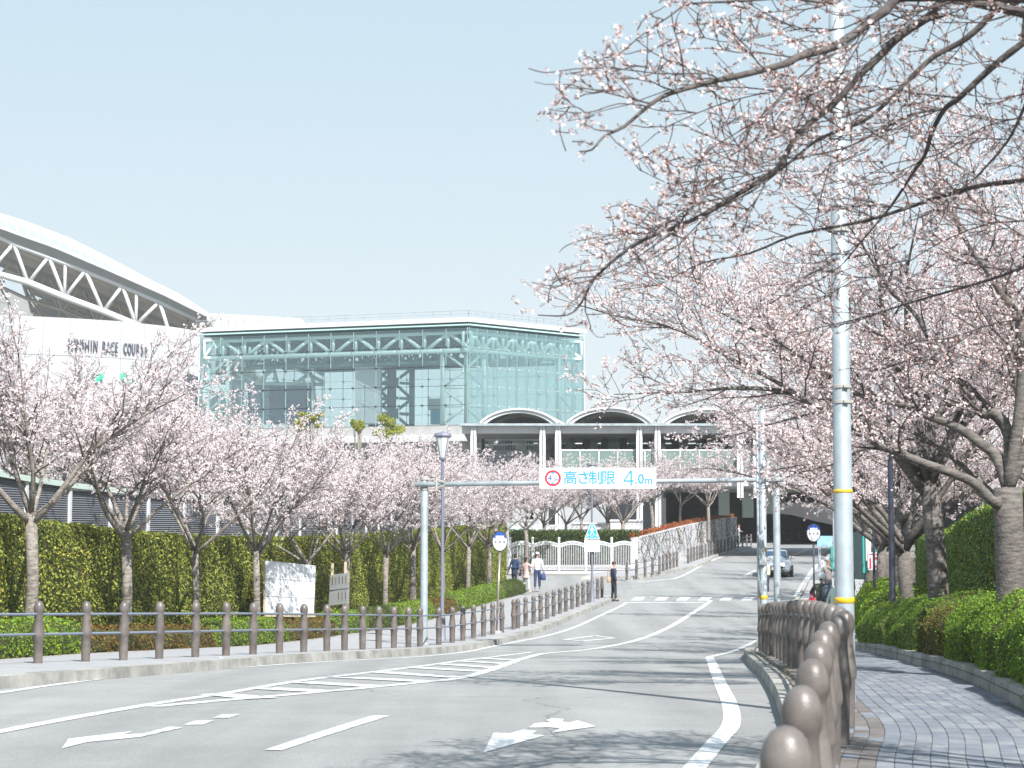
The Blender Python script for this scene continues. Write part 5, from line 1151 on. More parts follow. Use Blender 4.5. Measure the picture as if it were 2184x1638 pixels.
for ch, fx in (('高',.265),('さ',.375),('制',.48),('限',.59)): text_mesh('character', ch, sh*.70, 'sign_blue', sg, (sp(fx), fy, cz_-.01), Rx, .002, bold=.002)
m = MB(); X4, hw4 = sp(.765), sh*.25; q4 = sh*.36
for pts in ([(.30,1),(.62,1),(-.70,-.28),(-1.0,-.28)], [(-1.0,-.28),(-1.0,-.46),(1.0,-.46),(1.0,-.28)], [(.34,1),(.62,1),(.62,-1),(.34,-1)]): m.poly([(X4+a_*hw4, fy-.0006*len(m.f), cz_+b_*q4) for a_, b_ in pts])
m.build('character', 'sign_blue', parent=sg)
text_mesh('character', '.0', sh*.66, 'sign_blue', sg, (sp(.857), fy, cz_-.03), Rx, .002, bold=.003); text_mesh('character', 'm', sh*.52, 'sign_blue', sg, (sp(.935), fy, cz_-.06), Rx, .002, bold=.002)
# ---------------------------------------------------------------- poles and lamps
def pole(name, label, cat, base, H, r0, r1, bands, m_='galv'):
    t = thing(name, label, cat, base); m = MB(); m.lathe([(-.1,r0),(0,r0),(H,r1),(H+.01,.001)], (0,0,0), 24); m.build('shaft', m_, parent=t, smooth=True)
    for z0, z1 in bands: m = MB(); r = r0+(r1-r0)*z0/H+.003; m.lathe([(z0,r-.002),(z0+.001,r),(z1,r),(z1+.001,r-.002)], (0,0,0), 24); m.build('yellow_band', 'yellow', parent=t, smooth=True)
    return t
YP = 18.0; pb = V3(x_at(1797, YP), YP, float(S(YP))); bz = [at(1790, y, YP).z-pb.z for y in (1051,1044,1286,1274)]
pl = pole('utility_pole', 'tall pale steel pole with two yellow bands beside the right walkway', 'pole', tuple(pb), 9.6, .097, .066, [(bz[0],bz[1]),(bz[2],bz[3])])
m = MB(); m.tube([(.0,0,8.6),(-.5,0,9.1),(-1.5,.1,9.3)], [.04,.035,.03], 8); m.build('arm', 'galv', parent=pl, smooth=True)
for zc_ in (2.9,3.05,4.6): m = MB(); m.lathe([(zc_,.0935),(zc_+.002,.0975),(zc_+.03,.0975),(zc_+.032,.0935)], (0,0,0), 24); m.box((.03,-.105,zc_+.016), (.05,.025,.03)); m.build('clamp_band', 'rust_band', parent=pl)
m = MB(); m.box((-1.75,.1,9.29), (.6,.22,.12)); m.build('lamp_head', 'galv', parent=pl)
Y2 = 42.5; b2 = V3(x_at(1626, Y2), Y2, float(S(Y2))); bz = [at(1620, y, Y2).z-b2.z for y in (1177,1172,1278,1270)]
p2 = pole('utility_pole', 'second steel pole with conduit beside it, left of the right frame leg', 'pole', tuple(b2), 5.6, .085, .078, [(bz[0],bz[1]),(bz[2],bz[3])])
m = MB(); m.tube([(-.12,-.03,0),(-.12,-.03,5.3)], .028, 8); m.build('conduit', 'galv', parent=p2, smooth=True)
m = MB(); m.box((-.05,-.10,1.9+.35), (.13,.06,.7)); m.build('switch_box', 'galv', parent=p2); m = MB(); m.lathe([(0,.03),(.25,.09),(.3,.09)], (-.07,-.12,1.25), 8); m.build('cable_funnel', 'galv', parent=p2)
def lamp(label, base, H, r=.055, m_='dark_metal', head=True, s=1.0):
    t = thing('street_lamp', label, 'street lamp', base, 0, 'slender lantern posts'); m = MB()
    m.lathe([(-.1,r*2.3),(0,r*2.3),(.04,r*2.2),(.06,r*1.9),(.62,r*1.7),(.80,r*1.05),(H*.45,r*.95),(H-.1,r*.75),(H,r*.7)], (0,0,0), 14); m.build('lamp_post', m_, parent=t, smooth=True)
    if head:
        m = MB(); m.lathe([(H-.02,.07*s),(H+.03,.085*s),(H+.06,.08*s)], (0,0,0), 8); m.lathe([(H+.54*s,.20*s),(H+.57*s,.215*s),(H+.63*s,.19*s),(H+.66*s,.03*s),(H+.70*s,.001)], (0,0,0), 8)
        for k in range(4): a = PI/4+k*PI/2; m.bar((.075*s*math.cos(a), .075*s*math.sin(a), H+.05), (.19*s*math.cos(a), .19*s*math.sin(a), H+.55*s), .018)
        m.build('lantern_frame', m_, parent=t); m = MB(); m.lathe([(H+.06,.068*s),(H+.53*s,.178*s)], (0,0,0), 8); m.build('lantern_glass', 'lamp_glass', parent=t)
    return t
M['lamp_grey'] = mat('lamp_grey_paint', (.17,.18,.23), .5)
q = gpt(943, 1366, 0); lamp('grey lantern street lamp just right of the left frame leg', tuple(q), at(0, 980, q.y).z-q.z, .052, 'lamp_grey', True, 1.15)
q = curve_Y(XP, 1897, .7, 20, 60); q = V3(q.x, q.y, float(S(q.y))+.1); q = V3(x_at(1899, 38), 38, float(S(38))+.1); lamp('dark lantern post in front of the pale bare trunk on the right', tuple(q), 5.0, .065)
q = V3(x_at(1861, 54), 54, float(S(54))+.1); lamp('thin dark lantern post in front of the teal gate', tuple(q), 3.6, .045)
q = gpt(1263, 1284, 0.0); sp_ = lamp('grey lantern post carrying the blue crossing sign', tuple(q), at(0, 1020, q.y).z-q.z, .05, 'lamp_grey', True, 1.0)
cs = thing('crossing_sign', 'blue triangular pedestrian crossing sign with a white plate below it', 'sign', (0,0,0)); Ys = q.y-.12
def tri(c, w, h, y, rr=0): return [(c[0]-w/2, y, c[1]-h/2), (c[0]+w/2, y, c[1]-h/2), (c[0]+w*.09, y, c[1]+h/2), (c[0]-w*.09, y, c[1]+h/2)]
A = at(1263, 1149, Ys); B = at(1263, 1115, Ys); cz0 = (A.z+B.z)/2; hh = B.z-A.z; ww = hh*.98; m = MB(); f = tri((A.x, cz0), ww, hh, Ys); bq = tri((A.x, cz0), ww, hh, Ys+.03); m.hexa([f[0],f[1],bq[1],bq[0],f[3],f[2],bq[2],bq[3]]); m.build('white_border', 'sign_white', parent=cs)
f = tri((A.x, cz0-.01), ww*.86, hh*.86, Ys-.006); bq = tri((A.x, cz0-.01), ww*.86, hh*.86, Ys-.001); m = MB(); m.hexa([f[0],f[1],bq[1],bq[0],f[3],f[2],bq[2],bq[3]]); m.build('blue_field', 'sign_teal', parent=cs)
m = MB(); y_ = Ys-.010; X0 = A.x; s_ = hh     # walking figure and stripes
m.disc((X0, y_, cz0+s_*.27), s_*.055, .003, (0,-1,0), 12)
for pts in ([(-.05,.2),(.06,.2),(.05,-.05),(-.04,-.05)], [(.05,.18),(.17,.02),(.14,-.01),(.03,.10)], [(-.05,.18),(-.15,.02),(-.12,-.01),(-.03,.10)], [(-.04,-.04),(.02,-.04),(-.10,-.30),(-.17,-.30)], [(0,-.04),(.05,-.04),(.16,-.28),(.10,-.30)], [(-.36,-.36),(-.26,-.36),(-.20,-.22),(-.27,-.22)], [(.26,-.36),(.36,-.36),(.27,-.22),(.20,-.22)], [(-.08,-.38),(.08,-.38),(.06,-.32),(-.06,-.32)]):
    m.poly([(X0+a_*s_, y_, cz0+b_*s_) for a_, b_ in pts])
m.build('walking_figure', 'sign_white', parent=cs)
a, b = at(1246, 1177, Ys), at(1280, 1151, Ys); m = MB(); m.box(((a.x+b.x)/2, Ys+.01, (a.z+b.z)/2), (b.x-a.x, .03, b.z-a.z)); m.build('plate', 'sign_white', parent=cs)
def bus_stop(label, base, H, m_, cyl, lean=0):
    t = thing('bus_stop_sign', label, 'bus stop sign', tuple(base)); m = MB(); m.tube([(0,0,-.05),(lean*.3,0,H*.3),(lean,0,H)], .034, 10); m.build('pole', m_, parent=t, smooth=True)
    rr = .235; rz_ = .31; c = V3(lean, -.05, H+rz_*.98); m = MB(); q_ = 28
    def el(s, y, lo=0, hi=2*PI, n=28): return [(c.x+rr*s*math.cos(lo+(hi-lo)*k/n), y, c.z+rz_*s*math.sin(lo+(hi-lo)*k/n)) for k in range(n+(0 if hi-lo > 6.2 else 1))]
    m = MB(); A_ = el(1, c.y); B_ = el(1, c.y+.04); n = len(A_); m.v = A_+B_; m.f = [tuple(range(n)), tuple(reversed(range(n, 2*n)))]+[(i, n+i, n+(i+1) % n, (i+1) % n) for i in range(n)]; m.build('rim', 'dark_metal', parent=t)
    m = MB(); m.poly(el(.90, c.y-.004)); m.build('face', 'sign_white', parent=t)
    m = MB(); m.poly(el(.90, c.y-.007, math.radians(22), math.radians(158), 16)); m.build('blue_cap', 'sign_navy', parent=t)
    m = MB(); m.box((c.x, c.y-.009, c.z+rz_*.40), (rr*1.05,.002,rz_*.30)); m.build('name_band', 'sign_white', parent=t)
    for k, dx in enumerate((-.13,0,.13)): m = MB(); m.disc((c.x+dx, c.y-.008, c.z-.02), .035, .002, (0,-1,0), 12); m.build('dot_mark', 'lamp_grey', parent=t)
    m = MB(); m.lathe([(-.02,.16),(.05,.16),(.07,.05)], (0,0,0), 14); m.build('foot', 'concrete', parent=t); return t
q = gpt(1059, 1350, 0); M['pole_brown'] = mat('pole_brown_steel', (.30,.25,.24), .3, metal=.5)
bus_stop('round-topped white and blue bus stop sign on a slim pole, left pavement', q, at(0, 1176, q.y).z-q.z, 'pole_brown', 0, .10)
q = V3(x_at(1733, 62), 62, float(S(62))); bus_stop('round-topped bus stop sign on a dark pole beyond the cyclists on the right', q, at(0, 1156, 62).z-q.z, 'dark_metal', 0)
# ---------------------------------------------------------------- notice boards
nb = thing('notice_board', 'large blank white notice board on wooden legs in front of the hedge', 'notice board', (0,0,0)); Yn0, Yn1 = 51.4, 53.4
A, B = at(566, 1311, Yn0), at(669, 1312, Yn1); C_, D_ = at(674, 1206, Yn1), at(566, 1195, Yn0); th = V3(-.03,.05,0)
for k in range(3):
    t0_, t1_ = k/3, (k+1)/3; g_ = V3(0,0,.006); p = [A.lerp(D_, t0_)+g_, B.lerp(C_, t0_)+g_, B.lerp(C_, t1_)-g_, A.lerp(D_, t1_)-g_]; m = MB(); m.hexa([p[0], p[1], p[1]+th, p[0]+th, p[3], p[2], p[2]+th, p[3]+th]); m.build('board_panel', 'sign_white', parent=nb)
for t_ in (.02,.5,.98):
    p = A.lerp(B, t_)+th; q = D_.lerp(C_, t_)+th; g0 = float(S(p.y)); m = MB(); m.bar(V3(p.x, p.y+.04, g0-.05), q+V3(0,.04,-.02), .07); m.bar(V3(p.x+.1, p.y-.25 if t_ != .5 else p.y+.9, g0-.02), V3(p.x, p.y+.05, g0+.5), .05); m.build('leg', 'wood', parent=nb)
m = MB(); m.bar(A+V3(-.03,.0,0), D_+V3(-.03,0,0), .05); m.bar(A+V3(-.03,0,-.03), B+V3(.03,0,-.03), .05); m.build('frame', 'wood', parent=nb)
pbd = thing('poster_board', 'small white poster board hung between two pale wooden stakes', 'poster board', (0,0,0)); Ya, Yb_ = 56.4, 55.6
A, B = at(701, 1292, Ya), at(742, 1287, Yb_); C_, D_ = at(743, 1222, Yb_), at(704, 1226, Ya); th = V3(.0,.05,0)
m = MB(); m.hexa([A, B, B+th, A+th, D_, C_, C_+th, D_+th]); m.build('board_panel', 'sign_white', parent=pbd)
for t_ in (.14,.82):
    p = A.lerp(B, t_)+V3(0,.09,0); m = MB(); m.bar(V3(p.x, p.y, float(S(p.y))-.1), V3(p.x+.02, p.y, at(0, 1201 if t_ < .5 else 1198, Ya).z), .075); m.build('stake', 'wood', parent=pbd)
PC = ['sign_red','black','sign_navy']
for j in range(2):
    for k in range(5):
        if j == 0 and k < 2: continue
        u, v = .10+k*.18, .12+j*.5; p = A.lerp(B, u).lerp(D_.lerp(C_, u), v); m = MB(); pn = (B-A).normalized(); q_ = p-V3(0,.006,0); w, h = .13, .32; m.hexa([q_, q_+pn*w, q_+pn*w+V3(0,.004,0), q_+V3(0,.004,0), q_+V3(0,0,h), q_+pn*w+V3(0,0,h), q_+pn*w+V3(0,.004,h), q_+V3(0,.004,h)]); po = m.build('poster', 'pale_green' if (k+j) % 2 else 'white_paint', parent=pbd)
        m = MB(); q2 = q_+pn*.045+V3(0,-.004,.04); m.hexa([q2, q2+pn*.03, q2+pn*.03+V3(0,.002,0), q2+V3(0,.002,0), q2+V3(0,0,.22), q2+pn*.03+V3(0,0,.22), q2+pn*.03+V3(0,.002,.22), q2+V3(0,.002,.22)]); m.build('print_bar', PC[(k*2+j) % 3], parent=po)
m = MB(); q_ = A.lerp(D_, .5)-V3(0,.007,0); m.bar(q_, B.lerp(C_, .5)-V3(0,.007,0), .012); m.build('dividing_strip', 'lamp_grey', parent=pbd)
# ---------------------------------------------------------------- teal gate and things on the right
tg = thing('teal_gate', 'teal mesh gate and sheet fence with vertical white banner boards', 'gate', (0,0,0)); Yt = 74.0
def R_(x0, y0, x1, y1, Y, dep, name, m_, root): a, b = at(x0, y1, Y), at(x1, y0, Y); m = MB(); m.box(((a.x+b.x)/2, Y+dep/2, (a.z+b.z)/2), (b.x-a.x, dep, b.z-a.z)); return m.build(name, m_, parent=root)
m = MB(); a, b = at(1812, 1235, 88), at(1842, 1235, Yt); zt1, zt2 = at(0, 1140, 88).z, at(0, 1128, Yt).z; m.hexa([a, b, b+V3(.1,.1,0), a+V3(.1,.1,0), V3(a.x,a.y,zt1), V3(b.x,b.y,zt2), V3(b.x+.1,b.y+.1,zt2), V3(a.x+.1,a.y+.1,zt1)]); m.build('side_sheet', 'dark_teal', parent=tg)
for x in (1841,1849,1879,1886): R_(x, 1132 if x < 1860 else 1168, x+3, 1222, Yt, .06, 'post', 'teal_fence', tg)
for y in (1132,1168,1215): R_(1843, y, 1888, y+2.2, Yt+.07, .04, 'rail', 'teal_fence', tg)
m = MB()
for k in range(16): a = at(1850+k*2.4, 1215, Yt+.13); b = at(1850+k*2.4, 1168, Yt+.13); m.bar(a, b, .02)
m.build('mesh_bars', 'teal_fence', parent=tg)
R_(1847, 1138, 1857, 1196, Yt-.08, .04, 'banner_board', 'sign_white', tg); R_(1862, 1138, 1867, 1168, Yt-.08, .04, 'banner_board', 'sign_white', tg)
bn1 = R_(1851, 1178, 1875, 1216, Yt-.12, .03, 'banner_board', 'sign_white', tg)
for x0, y0, x1, y1 in ((1855,1181,1870,1183),(1867,1188,1871,1193),(1866,1206,1871,1210),(1855,1190,1858,1213)): R_(x0, y0, x1, y1, Yt-.135, .012, 'red_print', 'sign_red', tg)
kb = thing('event_banner', 'small blue and white banner on posts behind the right bus stop sign', 'banner', (0,0,0)); M['banner_blue'] = mat('banner_cloth', (.50,.66,.78), .7, col2=(.10,.34,.66), scale=1.2)
R_(1743, 1143, 1776, 1165, 70, .03, 'banner_cloth', 'banner_blue', kb); R_(1746, 1165, 1751, 1215, 70, .06, 'post', 'galv', kb); R_(1773, 1165, 1777, 1215, 70, .06, 'post', 'teal_fence', kb)
cone = thing('barrier_board', 'white roadside barrier board behind the man in the grey jacket', 'barrier', (0,0,0)); R_(1751, 1190, 1775, 1212, 84, .05, 'board', 'sign_white', cone); R_(1745, 1183, 1749, 1215, 84, .06, 'post', 'white_paint', cone); R_(1771, 1182, 1775, 1215, 84.06, .06, 'post', 'white_paint', cone)
pp_ = thing('paper_scrap', 'crumpled white scrap lying at the foot of the left kerb', 'litter', tuple(gpt(472, 1421, -.14))); m = MB(); m.v = [(-.06,0,0),(.06,.02,0),(.05,.08,.02),(-.05,.09,.0),(0,.04,.10),(-.03,.02,.16),(.03,.06,.14)]; m.f = [(0,1,4),(1,2,4),(2,3,4),(3,0,4),(0,4,5),(4,6,5),(1,4,6)]; m.build('paper', 'sign_white', parent=pp_)
# ---------------------------------------------------------------- silver car
def make_car(loc, rz):
    t = thing('parked_car', 'silver hatchback seen from the front, driving out of the underpass', 'car', loc, rz)
    # stations from the nose (y=0) to the tail, each half a section: (x, z)
    st = [(0.00,.30,.62,.50,.72),(0.06,.55,.74,.42,.80),(.25,.78,.80,.28,.86),(.7,.83,.86,.24,.93),(1.05,.85,.90,.24,.99),(1.55,.86,.93,.24,1.05),(2.4,.87,.94,.24,1.05),(3.3,.86,.95,.24,1.06),(3.9,.82,.96,.26,1.08),(4.2,.70,.92,.36,1.04),(4.28,.55,.80,.45,.95)]
    m = MB(); n = 0
    for y, w, zb, z0, zt in st:
        m.v += [(-w*.9,y,z0),(-w,y,z0+.12),(-w*1.0,y,zb-.18),(-w*.97,y,zb),(-w*.6,y,zt),(0,y,zt+.02),(w*.6,y,zt),(w*.97,y,zb),(w,y,zb-.18),(w,y,z0+.12),(w*.9,y,z0)]
    K = 11
    for i in range(len(st)-1):
        for j in range(K): a = i*K+j; b = i*K+(j+1) % K; m.f.append((a, a+K, b+K, b))
    m.f.append(tuple(range(K))); m.f.append(tuple((len(st)-1)*K+j for j in reversed(range(K))))
    body = m.build('body', 'silver', parent=t, smooth=True)
    cab = [(1.10,.66,.98,.66,.99),(1.85,.72,1.02,.60,1.38),(2.3,.74,1.03,.58,1.46),(3.0,.74,1.04,.56,1.46),(3.6,.72,1.05,.52,1.36),(4.08,.62,1.05,.50,1.08)]
    m = MB()
    for y, w, z0, wt, zt in cab: m.v += [(-w,y,z0),(-wt,y,zt),(-wt*.5,y,zt+.025),(wt*.5,y,zt+.025),(wt,y,zt),(w,y,z0)]
    for i in range(len(cab)-1):
        for j in range(5): a = i*6+j; m.f.append((a, a+6, a+7, a+1))
    m.build('cabin', 'silver', parent=t, smooth=True)
    m = MB(); m.poly([(-.63,1.20,1.02),(.63,1.20,1.02),(.57,1.80,1.37),(-.57,1.80,1.37)]); m.v = [(x, y-.012, z+.03) for x, y, z in m.v]; m.build('windscreen', 'car_glass', parent=t)
    for s in (-1,1):
        for q in ([(1.35,1.06,1.06),(2.35,1.06,1.06),(2.35,1.40,1.42),(1.9,1.36,1.37)], [(2.42,1.06,1.06),(3.3,1.07,1.07),(3.25,1.38,1.38),(2.42,1.41,1.41)]):
            m = MB(); P_ = []
            for k, (y, z, _) in enumerate(q): f = (z-1.03)/.43; P_.append((s*(.755-.155*f), y, z))
            m.poly(P_ if s > 0 else P_[::-1]); m.build('side_window', 'car_glass', parent=t)
        m = MB(); m.v = [(s*.42,.085,.62),(s*.78,.28,.66),(s*.79,.42,.80),(s*.50,.14,.76)]; m.v = [(x*1.01,y-.03,z) for x,y,z in m.v]+[(x*1.01,y+.05,z) for x,y,z in m.v]; m.f = [(0,1,2,3),(0,4,5,1),(1,5,6,2),(2,6,7,3),(3,7,4,0),(4,7,6,5)]; m.build('headlight', 'lamp_glass', parent=t)
        m = MB(); m.ball((s*.93,1.5,1.05), .1, 10, 6, (1,.5,.7)); m.bar((s*.82,1.5,1.0),(s*.9,1.5,1.03),.05); m.build('wing_mirror', 'silver', parent=t, smooth=True)
        for y in (.80, 3.38):
            w = MB(); w.disc((s*.86-.1,y,.31), .31, .2, (1,0,0), 20); wo = w.build('wheel', 'rubber', parent=t); w = MB(); w.disc((s*.872-(.01 if s < 0 else 0),y,.31), .19, .012, (1,0,0), 16); w.build('rim', 'galv', parent=wo)
    m = MB(); m.box((0,.03,.60), (.74,.05,.07)); m.build('grille', 'rubber', parent=t); m = MB(); m.box((0,.04,.36), (1.0,.10,.15)); m.build('air_intake', 'rubber', parent=t); m = MB(); m.box((0,-.02,.48), (.34,.02,.16)); m.build('number_plate', 'sign_white', parent=t)
    m = MB(); m.box((0,2.1,.22), (1.5,3.7,.12)); m.build('underbody', 'rubber', parent=t); return t
Ycar = 99.0; make_car((x_at(1650, Ycar), Ycar, float(R(Ycar))), -.16)
# ---------------------------------------------------------------- people
def skinned(name, joints, edges, radii, m_, parent, sub=1, root=0):
    me = bpy.data.meshes.new(name); me.from_pydata([tuple(j) for j in joints], edges, []); me.update(); me.materials.append(M[m_] if isinstance(m_, str) else m_)
    o = bpy.data.objects.new(name, me); COL.objects.link(o); o.parent = parent
    md = o.modifiers.new('skin', 'SKIN'); md.use_smooth_shade = True
    sv = me.skin_vertices[0].data
    for i, r in enumerate(radii):
        sv[i].radius = (r, r) if not hasattr(r, '__len__') else r; sv[i].use_root = (i == root)
    if sub: o.modifiers.new('sub', 'SUBSURF').levels = sub; o.modifiers['sub'].render_levels = sub
    return o
def person(label, loc, rz, H=1.68, top='navy', bottom='dark', hair=(.02,.015,.012), topcol=(.02,.03,.06), botcol=(.03,.035,.05), shoes=(.03,.03,.03), lean=0.0, stride=.0, armL=(.05,-.05), armR=(.05,-.05), foreL=None, foreR=None, coat=0.0, hat=None, female=False, seat=False, pack=None, bow=0.0):
    """faces -Y in its own frame; arms are (outward, forward) swing, fore: target of the hand"""
    t = thing('person', label, 'person', loc, rz); k = H/1.70; sh = .19 if not female else .17
    def v(x, y, z): return V3(x, y, z)*k
    L = math.sin(lean)
    def torso(x, y, z):   # lean the upper body forward about the hip
        dz = z-.92; return V3(x, y-dz*L, .92+dz*math.cos(lean))*k
    hip = v(0,0,.92); 
    if seat: kneeL, kneeR, footL, footR = v(-.14,-.42,.80), v(.14,-.42,.80), v(-.14,-.45,.36), v(.14,-.45,.36)
    else: kneeL, kneeR, footL, footR = v(-.09,-stride*.5-.02,.49), v(.09,stride*.5-.02,.49), v(-.10,-stride,.07), v(.10,stride,.07)
    shL, shR = torso(-sh,0,1.38), torso(sh,0,1.38)
    elL = foreL[0] if foreL else None; 
    def arm(s, sw, fore):
        S0 = torso(s*sh, .01, 1.38)
        if fore: E, W = V3(*fore[0])*k, V3(*fore[1])*k
        else: E = torso(s*(sh+.05+sw[0]*.5), .03-sw[1]*.3, 1.10); W = torso(s*(sh+.06+sw[0]), -.03-sw[1], .87)
        return S0, E, W
    aL, aR = arm(-1, armL, foreL), arm(1, armR, foreR); hd = torso(0,-.02-bow*.5,1.60-bow*.1)
    # one continuous body
    J = [hip, torso(0,0,1.15), torso(0,0,1.36), torso(0,-.01,1.46), hd, hd+V3(0,-.005,.075)*k]; E = [(0,1),(1,2),(2,3),(3,4),(4,5)]; Rr = [(.10,.07),(.10,.075),(.09,.07),.048,(.072,.088),(.055,.07)]
    for (a0, a1, a2) in (aL, aR):
        n = len(J); J += [a0, a1, a2]; E += [(2,n),(n,n+1),(n+1,n+2)]; Rr += [.05,.038,.025]; dd = (a2-a1).normalized()
        pm = a2+dd*.07*k; J.append(pm); E.append((n+2,n+3)); Rr.append((.03,.018)); sx = dd.cross(V3(0,1,0.2)); sx.normalize()
        for q, ln in zip((-.024,-.008,.008,.024), (.065,.078,.074,.055)):
            f1_ = pm+sx*q*k+dd*.03*k; m1 = len(J); J += [f1_, f1_+(dd*ln+V3(0,-.012,0))*k]; E += [(n+3,m1),(m1,m1+1)]; Rr += [.0085,.007]
        m1 = len(J); J += [a2+dd*.025*k+V3(0,-.03,0)*k, a2+dd*.06*k+V3(0,-.045,0)*k]; E += [(n+2,m1),(m1,m1+1)]; Rr += [.011,.009]
    for s, kn, ft in ((-1,kneeL,footL),(1,kneeR,footR)):
        n = len(J); J += [v(s*.09,0,.86), kn, ft, ft+v(0,-.15,-.03)]; E += [(0,n),(n,n+1),(n+1,n+2),(n+2,n+3)]; Rr += [.08,.052,.036,.03]
    skinned('body', J, E, [((r, r) if not hasattr(r, '__len__') else r) and tuple(q*k for q in (r if hasattr(r, '__len__') else (r, r))) for r in Rr], 'skin', t, 1)
    m = MB(); m.ball(hd+V3(0,-.092,.03)*k, .016*k, 6, 5, (1,1.2,1.3)); m.ball(hd+V3(-.082,0,.03)*k, .02*k, 6, 5, (.5,1,1.4)); m.ball(hd+V3(.082,0,.03)*k, .02*k, 6, 5, (.5,1,1.4)); m.build('nose_and_ears', 'skin', parent=t, smooth=True)
    m = MB(); [m.ball(hd+V3(s*.03,-.082,.055)*k, .009*k, 6, 4) for s in (-1,1)]; m.box(hd+V3(0,-.088,-.02)*k, (.04*k,.006,.006)); m.build('eyes_and_mouth', 'black', parent=t)
    # clothes
    tm = mat('cloth', topcol, .9, var=.12, scale=12, bump=.2, bscale=30); bm_ = mat('cloth', botcol, .9, var=.12, scale=12, bump=.2, bscale=30)
    JJ = [torso(0,0,.84), torso(0,.005,1.12), torso(0,.0,1.33), torso(0,-.005,1.44)]; EE = [(0,1),(1,2),(2,3)]; RR = [(.165,.12),(.155,.115),(.15,.105),(.07,.06)]
    if coat > 0: n = len(JJ); JJ.append(v(0,.01,.90-coat)); EE.append((0,n)); RR.append((.20,.15))
    for (a0, a1, a2) in (aL, aR): n = len(JJ); JJ += [a0, a1, a2]; EE += [(2,n),(n,n+1),(n+1,n+2)]; RR += [.072,.055,.042]
    skinned('jacket', JJ, EE, [tuple(q*k for q in (r if hasattr(r, '__len__') else (r, r))) for r in RR], tm, t, 1)
    JJ = [v(0,0,.95),v(0,0,1.03)]; EE = [(0,1)]; RR = [(.15,.115),(.13,.10)]
    for s, kn, ft in ((-1,kneeL,footL),(1,kneeR,footR)): n = len(JJ); JJ += [v(s*.085,0,.84), kn, ft+v(0,0,.03)]; EE += [(0,n),(n,n+1),(n+1,n+2)]; RR += [.10,.072,.058]
    skinned('trousers', JJ, EE, [tuple(q*k for q in (r if hasattr(r, '__len__') else (r, r))) for r in RR], bm_, t, 1)
    smt = mat('shoe', shoes, .6)
    for ft in (footL, footR): m = MB(); m.ball(ft+v(0,-.06,-.025), .05*k, 10, 6, (.85,2.4,.85)); m.build('shoe', smt, parent=t, smooth=True)
    hm = mat('hair', hair, .7, var=.3, scale=30)
    if hat is None or hat[0] != 'helmet':
        m = MB(); m.ball(hd+V3(0,.018,.062)*k, .093*k, 12, 8, (.93,1.08,.88))
        if female: m.ball(hd+V3(0,.05,-.02)*k, .075*k, 10, 7, (1.05,.8,1.3))
        m.build('hair', hm, parent=t, smooth=True)
    if hat:
        kind, hc = hat; hmat = mat('hat', hc, .35 if kind == 'helmet' else .8); m = MB()
        if kind == 'helmet': m.ball(hd+V3(0,.01,.055)*k, .148*k, 14, 10, (.93,1.08,.95)); ho = m.build('helmet', hmat, parent=t, smooth=True); m = MB(); m.ball(hd+V3(0,.135,.0)*k, .05*k, 10, 6, (1,.6,.9)); m.build('helmet_vent', 'black', parent=ho)
        elif kind == 'beanie': m.ball(hd+V3(0,.01,.085)*k, .105*k, 12, 8, (1,1.08,.9)); m.build('beanie', hmat, parent=t, smooth=True)
        else: m.ball(hd+V3(0,.01,.09)*k, .10*k, 12, 8, (1,1.08,.8)); m.ball(hd+V3(0,-.10,.075)*k, .07*k, 10, 4, (1,1,.12)); m.build('cap', hmat, parent=t, smooth=True)
    return t
def bag(label, loc, w, d, h, col, strap=.2, m_=None, name='bag', rz=0):
    t = thing(name, label, name.replace('_', ' '), loc, rz); mm = mat('bag_cloth', col, .8, var=.15, scale=20); m = MB()
    m.lathe([(0,.3),(.02,.46),(h*.5,.5),(h*.85,.42),(h,.25)], (0,0,0), 12, w, d); m.build('bag_body', mm, parent=t, smooth=True); m = MB(); m.tube([(-w*.3,0,h*.9),(-w*.2,0,h+strap*.7),(0,0,h+strap),(w*.2,0,h+strap*.7),(w*.3,0,h*.9)], .011, 6); m.build('strap', mm, parent=t, smooth=True); return t
def g_at(px, py, off=0.0): p = gpt(px, py, off); return tuple(p)
q = g_at(1309, 1277.5, -.02); p = (q[0], q[1], float(S(q[1]))-.12)
person('man in dark blue jacket standing alone at the end of the left fence', p, 1.9, 1.72, topcol=(.035,.05,.085), botcol=(.03,.035,.045), armL=(.02,.0), armR=(.02,.08), stride=.05)
bag('tan shoulder bag at the hip of the man in dark clothes', (p[0]-.22, p[1]-.02, p[2]+.83), .17, .10, .26, (.52,.30,.18), .45, name='shoulder_bag')
q = V3(*g_at(1097, 1252, 0)); z = float(S(q.y))
person('person in a loose navy coat leaning to the left couple', (q.x, q.y, z), 2.6, 1.62, topcol=(.02,.04,.10), botcol=(.03,.035,.05), coat=.28, lean=.18, female=True, hair=(.03,.02,.02))
bag('small black bag held by the person in the navy coat', (q.x+.28, q.y-.05, z+.55), .14, .08, .22, (.01,.012,.02), .25, name='handbag')
q = V3(*g_at(1122, 1263, 0)); z = float(S(q.y))
person('woman in a pink jacket and white trousers with one arm raised', (q.x, q.y, z), 2.3, 1.62, topcol=(.62,.42,.40), botcol=(.68,.68,.69), coat=.18, shoes=(.6,.5,.4), foreL=((-.34,-.14,1.22),(-.22,-.30,1.36)), foreR=((.32,-.10,1.18),(.38,-.30,1.10)), female=True, stride=.12, hair=(.025,.018,.015))
q = V3(*g_at(1146, 1257, 0)); z = float(S(q.y))
person('man in white jacket, white cap and navy trousers walking away', (q.x, q.y, z), 3.05, 1.74, topcol=(.70,.70,.69), botcol=(.03,.045,.12), shoes=(.2,.16,.15), stride=.14, armL=(.03,.05), armR=(.05,-.05), hat=('cap', (.68,.68,.66)), hair=(.15,.13,.12))
